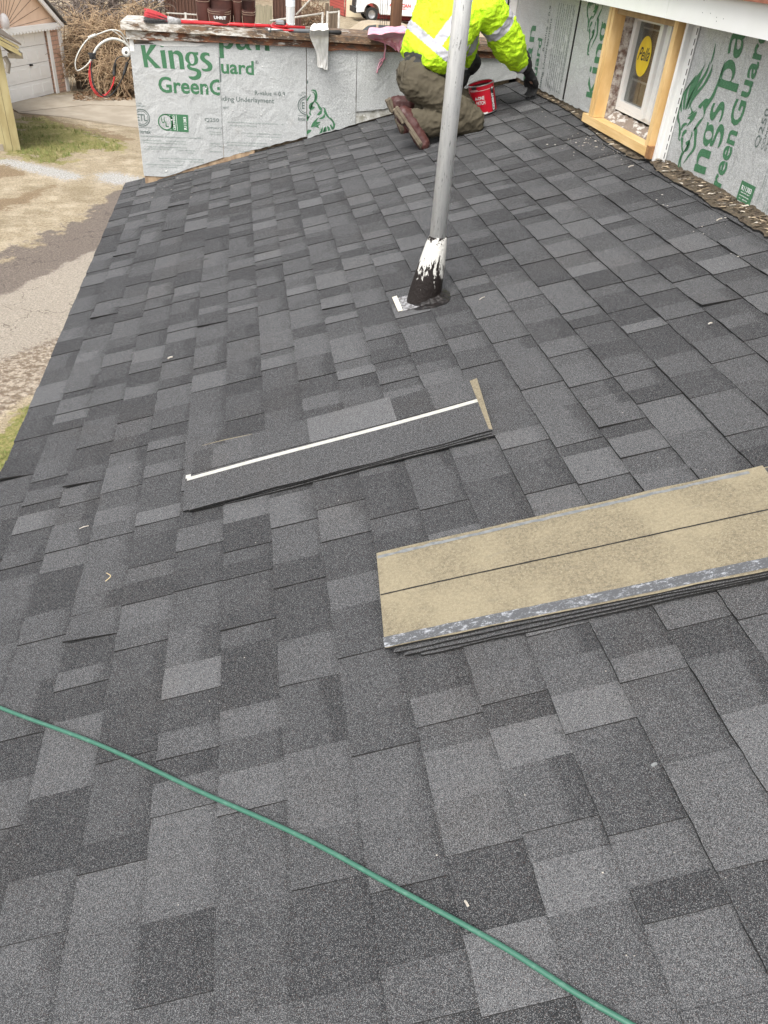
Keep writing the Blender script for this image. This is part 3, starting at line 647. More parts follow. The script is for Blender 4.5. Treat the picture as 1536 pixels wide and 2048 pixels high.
# new lumber round the opening
T_ = Matrix.Rotation(0, 4, 'X')
mb = MB(); mb.box((1.985, 4.665, .662), (2.052, 4.70, 1.30)); mb.box((1.983, 4.7025, .662), (2.052, 4.738, 1.30)); mb.build('lumber_post', MPINE, house)
mb = MB(); mb.box((1.985, 3.915, .662), (2.052, 3.955, 1.30)); mb.build('lumber_post', MPINE, house)
mb = MB(); mb.box((1.980, 3.925, .617), (2.052, 4.815, .660)); mb.build('lumber_sill', MPINE2, house)
mb = MB(); mb.box((1.982, 3.884, .612), (2.052, 3.923, .668)); mb.build('lumber_block', M('dark_lumber_end', (.35, .19, .08), (.24, .12, .05), 40), house)
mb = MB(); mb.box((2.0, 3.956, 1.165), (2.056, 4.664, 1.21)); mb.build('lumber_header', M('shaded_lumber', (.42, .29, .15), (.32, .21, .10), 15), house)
# rough reveal and sill of the opening
mb = MB(); n = 26
for i in range(n):
    za, zb = lerp(.655, 1.19, i / n), lerp(.655, 1.19, (i + 1) / n)
    for j in range(4):
        xa, xb = lerp(2.052, 2.112, j / 4), lerp(2.052, 2.112, (j + 1) / 4)
        q = lambda x, z: (x, 4.668 - .010 * abs(noise.noise(Vector((x * 40, 0, z * 30)))), z)
        mb.face([q(xa, za), q(xb, za), q(xb, zb), q(xa, zb)])
mb.build('rough_reveal', MMORTAR, house)
mb = MB(); n = 34
for i in range(n):
    ya, yb_ = lerp(3.956, 4.668, i / n), lerp(3.956, 4.668, (i + 1) / n)
    for j in range(6):
        xa, xb = lerp(2.052, 2.115, j / 6), lerp(2.052, 2.115, (j + 1) / 6)
        q = lambda x, y: (x, y, .655 + (x - 2.052) * .75 + .012 * noise.noise(Vector((x * 50, y * 22, 5))))
        mb.face([q(xa, ya), q(xb, ya), q(xb, yb_), q(xa, yb_)])
mb.build('rough_sill', M('crumbled_sill', (.26, .21, .17), (.60, .57, .53), 13, .95, 1.0, lo=.50, hi=.58, stretch=(3, 1, 1)), house)
# vinyl channel with nailing slots
mb = MB(); mb.box((2.006, 3.862, .605), (2.014, 3.882, 1.40)); mb.box((2.014, 3.874, .605), (2.043, 3.882, 1.40)); mb.box((2.037, 3.815, .605), (2.0415, 3.874, 1.40)); mb.build('vinyl_channel', MWHITE, house)
for i in range(18): z = .63 + i * .04; mb = MB(); mb.box((2.0355, 3.822, z), (2.0372, 3.827, z + .026)); mb.build('nailing_slot', MBLACK, house)

# ================================================================ things lying on the roof
def rslab(mb, corners, n0, th, mi=0, sag=None, nseg=24, edge=1, amp=.001, seed=1):
    """thin flexible sheet over the roof: corners (s,y) ll, lr, ur, ul; n0(u,v) height"""
    ll, lr, ur, ul = [Vector((*c, 0)) for c in corners]; m = 6; rows = []
    for i in range(nseg + 1):
        u = i / nseg; row = []
        for j in range(m + 1):
            v = j / m; p = lerp(lerp(ll, lr, u), lerp(ul, ur, u), v)
            w = noise.noise(Vector((u * 9, v * 3, seed))) * amp
            row.append(R3(p.x, p.y + (w * 2 if j in (0, m) else 0), n0(u, v) + w))
        rows.append(row)
    for a, b_ in zip(rows, rows[1:]):
        for j in range(m):
            f = [a[j], b_[j], b_[j + 1], a[j + 1]]; mb.face(f, mi, (.34, 0, 0, 1)); mb.face([q - RN * th for q in f][::-1], mi, (.34, 0, 0, 1))
        for j, o in ((0, 0), (m, 1)):
            f = [a[j], b_[j], b_[j] - RN * th, a[j] - RN * th]; mb.face(f if o else f[::-1], edge, (.05, 0, 0, 1))
    for row, o in ((rows[0], 0), (rows[-1], 1)):
        for j in range(m):
            f = [row[j], row[j + 1], row[j + 1] - RN * th, row[j] - RN * th]; mb.face(f if o else f[::-1], edge, (.05, 0, 0, 1))
    return rows
def sheet(mb, corners, n0, mi=0, nseg=24, jag=0.0, seed=2, col=None):
    ll, lr, ur, ul = [Vector((*c, 0)) for c in corners]; prev = None
    for i in range(nseg + 1):
        u = i / nseg; a = lerp(ll, lr, u); b_ = lerp(ul, ur, u); ja = noise.noise(Vector((u * 30, seed, 0))) * jag; jb = noise.noise(Vector((u * 30, seed, 5))) * jag
        cur = (R3(a.x, a.y + ja, n0(u)), R3(b_.x, b_.y + jb, n0(u)))
        if prev: mb.face([prev[0], cur[0], cur[1], prev[1]], mi, col)
        prev = cur
MTAN = M('shingle_back', (.44, .36, .22), (.30, .235, .14), 180, .95, .5, 260, lo=.3, hi=.7, bdist=.003)
def tan_mat():
    m, t, b = new_mat('sanded_shingle_back'); p = geo(t)
    a = noi(t, p, 130, 4, .7); g = noi(t, p, 420, 2, .7); l = noi(t, vscale(t, p, (1, 1, 1)), 5, 4, .6)
    col = mix(t, ramp(t, a, .35, .65), (.135, .112, .074), (.225, .190, .125))
    col = mix(t, ramp(t, g, .52, .72), col, (.32, .29, .205))
    sc_ = noi(t, vscale(t, p, (.5, 3, .5)), 14, 5, .7); col = mix(t, mathn(t, 'MULTIPLY', ramp(t, sc_, .60, .72), .45), col, (.12, .105, .08))
    col = mix(t, mathn(t, 'MULTIPLY', ramp(t, l, .42, .62), .45), col, (.29, .25, .165))
    st_ = noi(t, vscale(t, p, (.6, 6, .6)), 9, 6, .75); col = mix(t, mathn(t, 'MULTIPLY', ramp(t, st_, .56, .70), .35), col, (.16, .14, .11))
    t.links.new(col, b.inputs['Base Color']); b.inputs['Roughness'].default_value = .95; bump(t, b, a, .6, .004); return m
MTAN = tan_mat()
MSTRIP = M('white_release_strip', (.50, .49, .45), (.40, .39, .355), 60, .5, .05)
MSEAL = M('grey_sealant_strip', (.13, .14, .145), (.20, .21, .21), 60, .5, .1)
def patchy():
    m, t, b = new_mat('worn_sealant_band'); p = geo(t)
    col = mix(t, ramp(t, noi(t, vscale(t, p, (1.0, 2.2, 1.0)), 34, 9, .85), .53, .60), (.075, .078, .083), (.36, .375, .40))
    col = mix(t, ramp(t, noi(t, p, 190, 3, .7), .55, .7), col, (.22, .22, .23))
    t.links.new(col, b.inputs['Base Color']); b.inputs['Roughness'].default_value = .6; return m
MPATCH = patchy()
GA = 'loose shingles piled right side up in the middle of the roof'; GB = 'loose shingles piled face down at the right'
def loose(label, grp, corners, base, th, top_mat, lift=0.0, seed=1, end=None, bow=0.0, extra=None):
    o = thing('loose_shingle', R3(corners[0][0], corners[0][1], 0), label, 'shingle', grp)
    mb = MB(); n0 = lambda u, v: base + th + lift * (max(0, u - .35) / .65) ** 1.5 * (1 - v * .5) + bow * math.sin(u * math.pi) + .0015 * math.sin(u * 7 + seed)
    rslab(mb, corners, n0, th, 0, amp=.0012, seed=seed); mb.build('sheet', [top_mat, MSHE], o)
    if extra: extra(o, n0)
    return o
def rsh(x, y, h):               # slope coordinates of a point lying h above the shingles
    d = ray(x, y); p = CAM + d * ((h - CAM.dot(RN)) / d.dot(RN)); return (p.x * CT + p.z * ST, p.y)
c = lambda x, y: rsh(x, y, .027)
# the pile with the white strip
A0 = [c(378, 1020), c(985, 862), c(957, 803), c(372, 955)]
def offs(C4, ds, dy, dr=0.0): return [(s + ds, y + dy + dr * i_) for (s, y), i_ in zip(C4, (0, 1, 1, 0))]
full = [c(378, 1020), c(985, 862), (c(985, 862)[0] + .012, c(985, 862)[1] + .337), (c(378, 1020)[0] - .006, c(378, 1020)[1] + .337)]
loose('lowest shingle of the white-striped pile, dark edge showing at the right end', GA, offs(full, .004, .006, -.018), .010, .004, MSH, .006, 3)
loose('middle shingle of the white-striped pile, a thin dark edge under the top one', GA, offs(full, -.004, .008, -.014), .0145, .004, MSH, .008, 4)
def ext_left(o, n0):
    mb = MB(); f2 = offs(full, -.0225, .012); ll, lr, ur, ul = f2
    y0 = c(372, 952)[1]; sheet(mb, [(ll[0] - .0005, y0 - .006), (ll[0] + .05, y0 - .008), (ll[0] + .05, y0 + .012), (ll[0] - .0005, y0 + .014)], lambda u: n0(u * .05, .5) + .0006, nseg=2); mb.build('release_strip', MSTRIP, o)
loose('shingle sticking out left under the white-striped top one, stub of strip on it', GA, offs(full, -.0225, .012), .018, .004, MSH, .005, 5, extra=ext_left)
def ext_top(o, n0):
    mb = MB(); ll, lr, ur, ul = full
    a, b_ = c(374, 962), c(957, 806); w = .0185
    sheet(mb, [a, b_, (b_[0] + .001, b_[1] + w), (a[0], a[1] + w)], lambda u: n0(u, .52) + .0012, nseg=30, jag=.0008); mb.build('release_strip', MSTRIP, o)
    rq = random.Random(2); mb = MB(); s = ll[0]; v0 = .57
    while s < lr[0] - .02:       # laminated tabs of the upper half, of uneven height
        w_ = rq.choice((.07, .10, .13, .16)); s1 = min(s + w_, lr[0] - .012); u0 = (s - ll[0]) / (lr[0] - ll[0]); u1 = (s1 - ll[0]) / (lr[0] - ll[0]); top = ll[1] + .337 + rq.choice((-.012, 0, .004)); yy = lambda u: lerp(ll[1], lr[1], u)
        t0 = rq.choice((.1, .3, .45, .9)); mbcol = (t0, .2, .5, 1)
        q = [(s, yy(u0) + .195), (s1, yy(u1) + .195), (s1, top), (s, top)]
        P4 = [R3(a_, b__, n0((a_ - ll[0]) / (lr[0] - ll[0]), .6) + .0022) for a_, b__ in q]
        mb.face(P4, 0, mbcol); mb.face([P4[0] - RN * .002, P4[1] - RN * .002, P4[1], P4[0]], 1, (0, 0, 0, 1)); mb.face([P4[1] - RN * .002, P4[2] - RN * .002, P4[2], P4[1]], 1, (0, 0, 0, 1)); mb.face([P4[3] - RN * .002, P4[0] - RN * .002, P4[0], P4[3]], 1, (0, 0, 0, 1)); s = s1
    mb.build('tabs', [MSH, MSHE], o)
    q3 = [c(405, 893), c(450, 882), c(505, 870)]; mb = MB(); mb.tube([R3(*q3[0], .031), R3(*q3[1], .032), R3(*q3[2], .031)], [.0006, .0016, .0006], 5); mb.build('curl_highlight', MTAN, o)  # thin pale tube stands in for light catching the curled edge
    # pale bare edge at the right end
    mb = MB(); p = [c(985, 862), c(975, 862), c(940, 765), c(952, 760)]
    mb.face([R3(p[0][0] + .001, p[0][1], n0(1, 0) + .0012), R3(p[3][0] + .004, p[3][1], n0(1, 1) + .0035), R3(p[2][0], p[2][1], n0(1, 1) + .0035), R3(p[1][0] + .005, p[1][1], n0(1, 0) + .0012)]); mb.build('bare_end', MTAN, o)
loose('top shingle of the middle pile, grey granules crossed lengthwise by a clean white strip', GA, full, .0225, .0045, MSH, .004, 6, extra=ext_top)
# the pile lying face down
c = lambda x, y: rsh(x, y, .0365)
B0 = [c(770, 1297), (c(770, 1297)[0] + .99, c(770, 1297)[1] - .082), (c(753, 1107)[0] + 1.0, c(753, 1107)[1] - .060), c(753, 1107)]
for i_, (ds, dy, lab) in enumerate(((.075, -.026, 'lowest of the face-down shingles, dark edge poking out at the lower left'), (.040, -.019, 'second shingle from the bottom of the face-down pile, only its dark edge showing'), (.018, -.009, 'shingle directly under the tan top one, a dark layered edge along its front'))):
    loose(lab, GB, offs(B0, ds, dy, (.022, .015, .006)[i_]), (.0085 + .0075 * i_), .0048, MSH, .004, 9 + i_, bow=.004)
def extB(o, n0):
    ll, lr, ur, ul = B0
    def line(px0, px1, w, name, m, zz=.0008, jag=.0015, v=.5):
        a, b_ = c(*px0), c(*px1); s1 = lr[0] - .003; b2_ = (s1, a[1] + (b_[1] - a[1]) * (s1 - a[0]) / (b_[0] - a[0])) if b_[0] < s1 - .3 or True else b_
        mb = MB(); sheet(mb, [a, b2_, (b2_[0], b2_[1] + w), (a[0], a[1] + w)], lambda u: n0(u, v) + zz, nseg=40, jag=jag); mb.build(name, m, o)
    line((762, 1192), (1536, 1022), .004, 'seam', MSHE, .0009, .001)
    line((770, 1296), (1536, 1138), .031, 'sealant_band', MPATCH, .0012, .0012, .05)
    line((756, 1118), (1500, 948), .010, 'sealant_strip', MSEAL, .0009, .005, .95)
loose('top shingle of the face-down pile, tan back with a dark seam and patchy band', GB, B0, .031, .0055, MTAN, 0, 20, extra=extB, bow=.004)
cx = c(1512, 934)
loose('tan scrap of shingle beyond the upper right corner of the face-down pile', GB, [(cx[0] + .030, cx[1] - .045), (cx[0] + .45, cx[1] - .075), (cx[0] + .45, cx[1] + .02), (cx[0] + .006, cx[1] + .016)], .008, .005, MTAN, 0, 25)
# green hose
rd0 = random.Random(77)
mh, t, b = new_mat('green_hose'); p = geo(t)
t.links.new(mix(t, ramp(t, noi(t, p, 38, 5, .75), .50, .78), (.040, .130, .090), (.11, .215, .165)), b.inputs['Base Color']); b.inputs['Roughness'].default_value = .35
hp = [rsh(*q, .0155) for q in ((0, 1415), (200, 1490), (400, 1583), (600, 1672), (800, 1780), (1000, 1890), (1150, 1985), (1260, 2048))]
hp = [(-1.10, 1.74), (-.98, 1.60)] + [(q[0] , q[1]) for q in hp] + [(.66, .272), (.86, .08), (1.1, -.15), (1.25, -.5), (1.25, -1.2)]
pts = poly_curve([R3(s, y, .0155 if s > -.97 else -.01) for s, y in [((q[0] * 1.0), q[1]) for q in hp]], 10)
hs_ = MB(); hs_.tube(pts, .0048, 12); hose = hs_.build('garden_hose', mh, None, smooth=True)
tag(hose, 'green hose running diagonally across the shingles in the foreground', 'hose')

# ---- vent pipe
b0 = rf(852, 592); bx, by = .747, 3.037; bz = bx * TT
pipe = thing('vent_pipe', (bx, by, bz), 'tall grey metal pipe through the roof, its cone boot smeared with black tar', 'pipe')
def pipe_mat():
    m, t, b = new_mat('galvanised_pipe'); p = geo(t); q = vscale(t, p, (1, 1, .12))
    col = mix(t, ramp(t, noi(t, q, 60, 5, .7), .4, .65), (.76, .77, .76), (.62, .63, .63))
    col = mix(t, ramp(t, noi(t, q, 150, 5, .75), .60, .66), col, (.12, .12, .12))
    col = mix(t, ramp(t, noi(t, p, 160, 3, .7), .62, .7), col, (.75, .76, .75))
    t.links.new(col, b.inputs['Base Color']); b.inputs['Roughness'].default_value = .55; b.inputs['Metallic'].default_value = .0; return m
def boot_mat():
    m, t, b = new_mat('tarred_boot'); p = geo(t)
    sx = nd(t, 'ShaderNodeSeparateXYZ'); t.links.new(p, sx.inputs[0])
    drip = noi(t, vscale(t, p, (1, 1, .22)), 42, 6, .7, .6)
    h = mathn(t, 'SUBTRACT', mathn(t, 'SUBTRACT', sx.outputs[2], bz + .135), mathn(t, 'MULTIPLY', mathn(t, 'SUBTRACT', drip, .5), .46))
    up = mathn(t, 'SUBTRACT', bz + .245, mathn(t, 'ADD', sx.outputs[2], mathn(t, 'MULTIPLY', mathn(t, 'SUBTRACT', noi(t, p, 50, 4, .6), .5), .07)))
    tar = mathn(t, 'MAXIMUM', mathn(t, 'LESS_THAN', h, 0), mathn(t, 'MULTIPLY', mathn(t, 'LESS_THAN', up, 0), mathn(t, 'GREATER_THAN', noi(t, p, 40, 3), .42)))
    tar = mathn(t, 'MAXIMUM', tar, mathn(t, 'MULTIPLY', mathn(t, 'GREATER_THAN', noi(t, vscale(t, p, (1, 1, .3)), 60, 4, .65), .66), .8))
    t.links.new(mix(t, tar, (.66, .65, .61), (.012, .008, .007)), b.inputs['Base Color']); b.inputs['Roughness'].default_value = .5; b.inputs['Specular IOR Level'].default_value = .3
    bump(t, b, noi(t, p, 90, 5, .7), 1.0, .008); return m
mb = MB(); mb.tube([(bx - .001, by, bz + .20), (bx, by, bz + 2.4)], .0315, 32); mb.build('pipe', pipe_mat(), pipe, smooth=True)
mb = MB(); T = Matrix.Translation((bx, by, 0))
prof = [(.069, bz - .03), (.067, bz + .02), (.060, bz + .09), (.050, bz + .17), (.042, bz + .225), (.036, bz + .250), (.034, bz + .256), (.031, bz + .257)]
vs = []; n = 40
for r, z in prof:
    for k in range(n):
        a = 2 * math.pi * k / n; w = 1 + .02 * noise.noise(Vector((math.cos(a) * 3, math.sin(a) * 3, z * 30))); off = (z - bz - .25) * .13
        vs.append((bx + off + r * w * math.cos(a), by + r * w * math.sin(a), z))
mb.idx(vs, [(i * n + k, i * n + (k + 1) % n, (i + 1) * n + (k + 1) % n, (i + 1) * n + k) for i in range(len(prof) - 1) for k in range(n)]); mb.build('boot', boot_mat(), pipe, smooth=True)
mb = MB(); n = 56; cc = rf(862, 600)
for ring_i, (r0, h0, r1, h1) in enumerate(((.050, .030, .074, .016), (.074, .016, .088, .013), (.088, .013, .100, .0085))):
    for k in range(n):
        def q(r, h, k): a = 2 * math.pi * k / n; w = 1 + .16 * noise.noise(Vector((math.cos(a) * 2.2, math.sin(a) * 2.2, 4 + r * 8))); return R3(cc.x / CT - .004 + r * w * .92 * math.cos(a), cc.y + r * w * math.sin(a), h + .006 * noise.noise(Vector((math.cos(a) * 5, math.sin(a) * 5, r * 60))))
        mb.face([q(r0, h0, k), q(r1, h1, k), q(r1, h1, k + 1), q(r0, h0, k + 1)][::1])
mb.build('tar_collar', MTAR, pipe, smooth=True)
mb = MB(); q = [rf(*p_) for p_ in ((795, 603), (803, 629), (840, 619), (832, 592))]
mb.prism([p_ + RN * .0115 for p_ in q], RN * .003); mb.build('flashing', M('dirty_flashing', (.34, .34, .35), (.10, .095, .095), 60, .6, .8, lo=.4, hi=.6), pipe, recalc=True)
mb = MB(); q = [rf(*p_) for p_ in ((786, 602), (798, 630), (807, 628), (795, 599))]
mb.prism([p_ + RN * .0155 for p_ in q], RN * .002); mb.build('white_edge', M('ivory_paint', (.72, .68, .56), (.6, .56, .46), 50), pipe, recalc=True)

# ---- scattered bits on the shingles
MCR = M('pale_crumb', (.50, .47, .41), (.36, .32, .27), 90); MSTRAW = M('straw', (.55, .46, .25), (.45, .36, .2), 60)
rd = random.Random(21)
def bit(name, label, cat, px, py, L, ang, r, m, grp=None, bent=False):
    p = rf(px, py) + RN * (.0125 + r); d = Vector((CT * math.cos(ang), math.sin(ang), ST * math.cos(ang)))
    mb = MB(); q = [p - d * L / 2, p + RN * .002, p + d * L / 2]
    if bent: q[2] = p + Vector((-d.y, d.x, 0)) * L * .45 + RN * .004
    mb.tube(poly_curve(q, 4), r, 5); o = mb.build(name, m); tag(o, label, cat, grp); return o
bit('nail', 'thin pale stick lying in the left part of the roof, below the middle pile', 'stick', 172, 1061, .030, .1, .0014, MCR)
bit('twig', 'forked straw-coloured twig on the left foreground shingles', 'twig', 226, 1160, .04, .75, .0012, MSTRAW, None, True)
bit('nail', 'short bright nail right of the pipe foot', 'nail', 965, 603, .028, .5, .0016, MCR)
bit('seed', 'small cream seed lying above the hose end near the bottom', 'seed', 936, 1815, .011, 1.9, .0022, MCR)
bit('scrap', 'small grey scrap on a tab edge at the right of the foreground', 'scrap', 1308, 1539, .010, .2, .003, MSEAL)
bit('scrap', 'pale scrap on the right side of the roof, level with the pipe foot', 'scrap', 1420, 655, .013, .1, .0025, MCR)
bit('scrap', 'white smear of plaster on the left side of the roof', 'scrap', 343, 722, .022, .3, .0035, MCR)
bit('scrap', 'white flake on the shingles under the right board, before the worn strip', 'scrap', 1262, 339, .028, .1, .003, MCR)
bit('scrap', 'white flake farther right along the worn strip', 'scrap', 1438, 446, .028, .3, .0025, MCR)
mb = MB()
for i in range(90):
    u = rd.gauss(0, 1); v = rd.gauss(0, 1); px, py = 1190 + u * 42 + v * 6, 295 + v * 13 + u * 9
    r = rd.uniform(.001, .003) if rd.random() < .9 else rd.uniform(.004, .007)
    p = rf(px, py) + RN * .014; mb.ball(p, (r * 1.3, r, r * .6), 5)
for i in range(26):
    px, py = rd.uniform(1080, 1500), 0; py = 190 + (px - 1080) * .62 + rd.uniform(5, 90); r = rd.uniform(.001, .004); mb.ball(rf(px, py) + RN * .014, (r * 1.6, r, r * .5), 5)
for i in range(50):
    px = rd.uniform(290, 760); py = 372 - (px - 290) * .27 + rd.uniform(2, 60); r = rd.uniform(.001, .0035); mb.ball(rf(px, py) + RN * .014, (r * 1.5, r, r * .5), 5)
for i in range(34):
    px, py = rd.uniform(100, 1500), rd.uniform(400, 1950); r = rd.uniform(.0006, .0016); mb.ball(rf(px, py) + RN * .012, (r * 1.4, r, r * .5), 5)
tag(mb.build('debris', MCR), 'pale crumbs and chips of mortar scattered over the shingles under the window', 'debris', kind='stuff')

# ================================================================ things on the coping
ZC = .838
def cp(px, py, up=0.0): p = onz(px, py, ZC + up); return p
MRED = M('red_handle', (.55, .03, .035), (.45, .02, .03), 20, .4, .05); MBRIS = M('black_bristles', (.05, .05, .052), (.09, .09, .09), 90, .7, .3); MRBR = M('red_bristles', (.6, .07, .08), (.45, .04, .05), 90, .7, .3)
br = thing('broom', cp(350, 46), 'broom lying on the coping, black and red bristles at the left, long red handle', 'broom')
hA, hB = cp(356, 43, .015), cp(610, 56, .015)
mb = MB(); mb.tube([hA, hB], .0115, 14); mb.build('handle', MRED, br, smooth=True)
ax = (hA - hB).normalized(); mb = MB(); mb.tube([hA - ax * .02, hA + ax * .005, hA + ax * .035, hA + ax * .07], [.014, .020, .026, .030], 14); mb.build('collar', M('grey_binding', (.22, .22, .22), (.4, .4, .4), 60), br, smooth=True)
for nm, m, cnt, sp, up in (('black_bristles', MBRIS, 190, .038, 0), ('red_bristles', MRBR, 110, .05, .045)):
    mb = MB()
    for i in range(cnt):
        a = rd.uniform(0, 6.28); r = rd.random() ** .5
        side = Vector((0, math.cos(a), 0)) * r; v = Vector((0, 0, math.sin(a) * r))
        s0 = hA + ax * .05 + side * .024 + v * .02; e = hA + ax * rd.uniform(.19, .225) + side * sp * 1.6 + v * sp * .6 + Vector((0, up * .8, up * .75)); e.z = max(e.z, ZC + .003)
        mb.tube([s0, lerp(s0, e, .5) + v * .006, e], .0016, 3)
    mb.build(nm, m, br)
# leather tool pouches
MLEA = M('brown_leather', (.085, .030, .022), (.055, .02, .015), 14, .55, .35); MSTI = M('pale_stitching', (.42, .32, .24)); MLOGO = MWHITE_INK
tb = thing('tool_belt', cp(450, 55), 'brown stitched leather tool belt with pouches standing on the coping', 'tool belt')
PXM = (onY(512, 50, 6.42).x - onY(392, 50, 6.42).x) / 120
def pouch(pxl, pxr, pyb, pyt, yb, depth, name, taper=.9, open_=True):
    xl, xr = onY(pxl, pyb, yb).x, onY(pxr, pyb, yb).x; zb = ZC + .004; ztp = onY(pxl, pyt, yb).z
    mb = MB(); n = 22; lv = 9; prev = None; w = (xr - xl) / 2; cxx = (xl + xr) / 2
    for j in range(lv + 1):
        v = j / lv; z = lerp(zb, ztp, v); sc = taper + (1 - taper) * math.sin(v * math.pi * .5) + (-.12 if j == 0 else 0); row = []
        for k in range(n):
            a = 2 * math.pi * k / n; ca, sa = math.cos(a), math.sin(a); e = .55
            x = cxx + w * sc * math.copysign(abs(ca) ** e, ca); y = yb + depth / 2 + depth / 2 * sc * math.copysign(abs(sa) ** e, sa)
            q = noise.noise(Vector((x * 14, y * 14, z * 12))) * .006; row.append((x + q, y + q, z + (.010 * math.cos(a * 2) if j == lv else 0)))
        if prev: mb.idx(prev + row, [(k, (k + 1) % n, n + (k + 1) % n, n + k) for k in range(n)])
        prev = row
    mb.face([(p_[0] * .96 + cxx * .04, p_[1], p_[2] - .03) for p_ in prev]); o = mb.build(name, MLEA, tb, smooth=True)
    st = MB()
    for v in (.93, .80):
        z = lerp(zb, ztp, v); pts = []
        for k in range(13):
            a = math.pi + math.pi * k / 12; ca, sa = math.cos(a), math.sin(a)
            pts.append((cxx + w * 1.015 * math.copysign(abs(ca) ** .55, ca), yb + depth / 2 + depth / 2 * 1.04 * math.copysign(abs(sa) ** .55, sa), z - .012 * math.sin(math.pi * k / 12)))
        st.tube(pts, .0013, 4); st.build('stitching', MSTI, o); st = MB()
    for sgn in (-1, 1):
        pts = [(cxx + sgn * w * (.55 + .4 * math.sin(q * 1.5)), yb - .003, lerp(zb, zb + .07, 1 - math.cos(q * 1.5))) for q in [i / 6 for i in range(7)]]; st = MB(); st.tube(pts, .0013, 4); st.build('stitching', MSTI, o)
    return o
pouch(394, 422, 52, -14, 6.46, .10, 'pouch', .8)
mp = pouch(417, 463, 52, 16, 6.41, .09, 'pouch', .95)
pouch(415, 470, 48, -20, 6.50, .12, 'pouch', .9)
pouch(467, 486, 56, -14, 6.44, .08, 'pouch', .7); pouch(484, 512, 52, 18, 6.43, .11, 'pouch', .72); pouch(470, 512, 46, -18, 6.53, .10, 'pouch', .9)
a0 = onY(428, 38, 6.406); a1 = onY(452, 32, 6.406)
lay('lettering', fit(font_mesh('UHRIT', .03), a0.x, a1.x, a0.z, a0.z + .019), TP(6.405), MLOGO, mp)
mb = MB(); mb.box((onY(394, 0, 6.5).x, 6.49, onY(394, 0, 6.5).z + .04), (onY(512, 0, 6.5).x, 6.50, onY(394, 0, 6.5).z + .09)); mb.build('belt', MLEA, tb)
# bottle
bt = cp(581, 50); bo = thing('water_bottle', bt, 'clear plastic water bottle standing on the coping, full, with a white label', 'bottle')
mbt, t, b = new_mat('clear_plastic'); b.inputs['Base Color'].default_value = (.86, .9, .92, 1); b.inputs['Roughness'].default_value = .12; b.inputs['Transmission Weight'].default_value = .55; b.inputs['IOR'].default_value = 1.33
mb = MB(); T = Matrix.Translation(bt); rp_ = [(.0, .001), (.030, .001), (.0335, .006)]
for i in range(9): rp_ += [(.0335, .012 + i * .011), (.0315, .017 + i * .011)]
rp_ += [(.034, .115), (.034, .158), (.031, .170), (.022, .190), (.0135, .203), (.0130, .212), (.0, .212)]
mb.lathe(rp_, 24, T=T); mb.build('bottle', mbt, bo, smooth=True)
mb = MB(); mb.lathe([(.0345, .118), (.0345, .156)], 24, T=T); mb.build('label', M('pale_label', (.72, .78, .82), (.30, .45, .62), 60, lo=.55, hi=.7), bo, smooth=True)
mb = MB(); mb.lathe([(.014, .2105), (.0155, .2125), (.0155, .228), (.013, .230), (0, .230)], 18, T=T); mb.build('cap', MWHITE, bo, smooth=True)
# hammer
h0, h1 = cp(536, 59, .016), cp(682, 65, .013)
ham = thing('hammer', h0, 'long hammer lying on the coping, grey and black grip passing under the white rag', 'hammer')
d = (h1 - h0).normalized(); sd = Vector((-d.y, d.x, 0)); mb = MB()
mb.tube([h0 - sd * .045, h0 - sd * .03, h0 - sd * .028, h0 + sd * .015, h0 + sd * .05, h0 + sd * .10 - Vector((0, 0, .006))], [.014, .014, .009, .011, .008, .003], 12); mb.build('head', MSTEEL, ham, smooth=True)
mb = MB(); mb.tube([h0, lerp(h0, h1, .28)], .0065, 10); mb.build('shaft', MSTEEL, ham, smooth=True)
mb = MB(); mb.tube([lerp(h0, h1, q) for q in (.27, .30, .5, .78)], [.009, .012, .0125, .012], 12); mb.build('grip', M('grey_rubber', (.16, .17, .18), (.12, .13, .14), 30), ham, smooth=True)
mb = MB(); mb.tube([lerp(h0, h1, q) for q in (.78, .9, .97, 1.0)], [.012, .0125, .015, .012], 12); mb.build('grip_end', MBLACK, ham, smooth=True)
# snips
sn = thing('tin_snips', cp(560, 50), 'red-handled tin snips lying behind the hammer next to the bottle', 'snips')
mb = MB(); P_ = [cp(600, 60, .016), cp(580, 61, .016), cp(556, 58, .018), cp(543, 53, .02), cp(548, 47, .02), cp(566, 45, .02), cp(574, 49, .02), cp(572, 53, .02)]
mb.tube(poly_curve(P_, 6), .0065, 8); mb.build('handle', MRED, sn, smooth=True)
mb = MB(); mb.tube([cp(554, 48, .03), cp(570, 46, .035)], .012, 8); mb.build('spring', MBLACK, sn, smooth=True)
mb = MB(); mb.box(tuple(cp(556, 44, .03) - Vector((.02, .01, 0))), tuple(cp(560, 44, .045) + Vector((.03, .01, 0)))); mb.build('jaw', MSTEEL, sn)
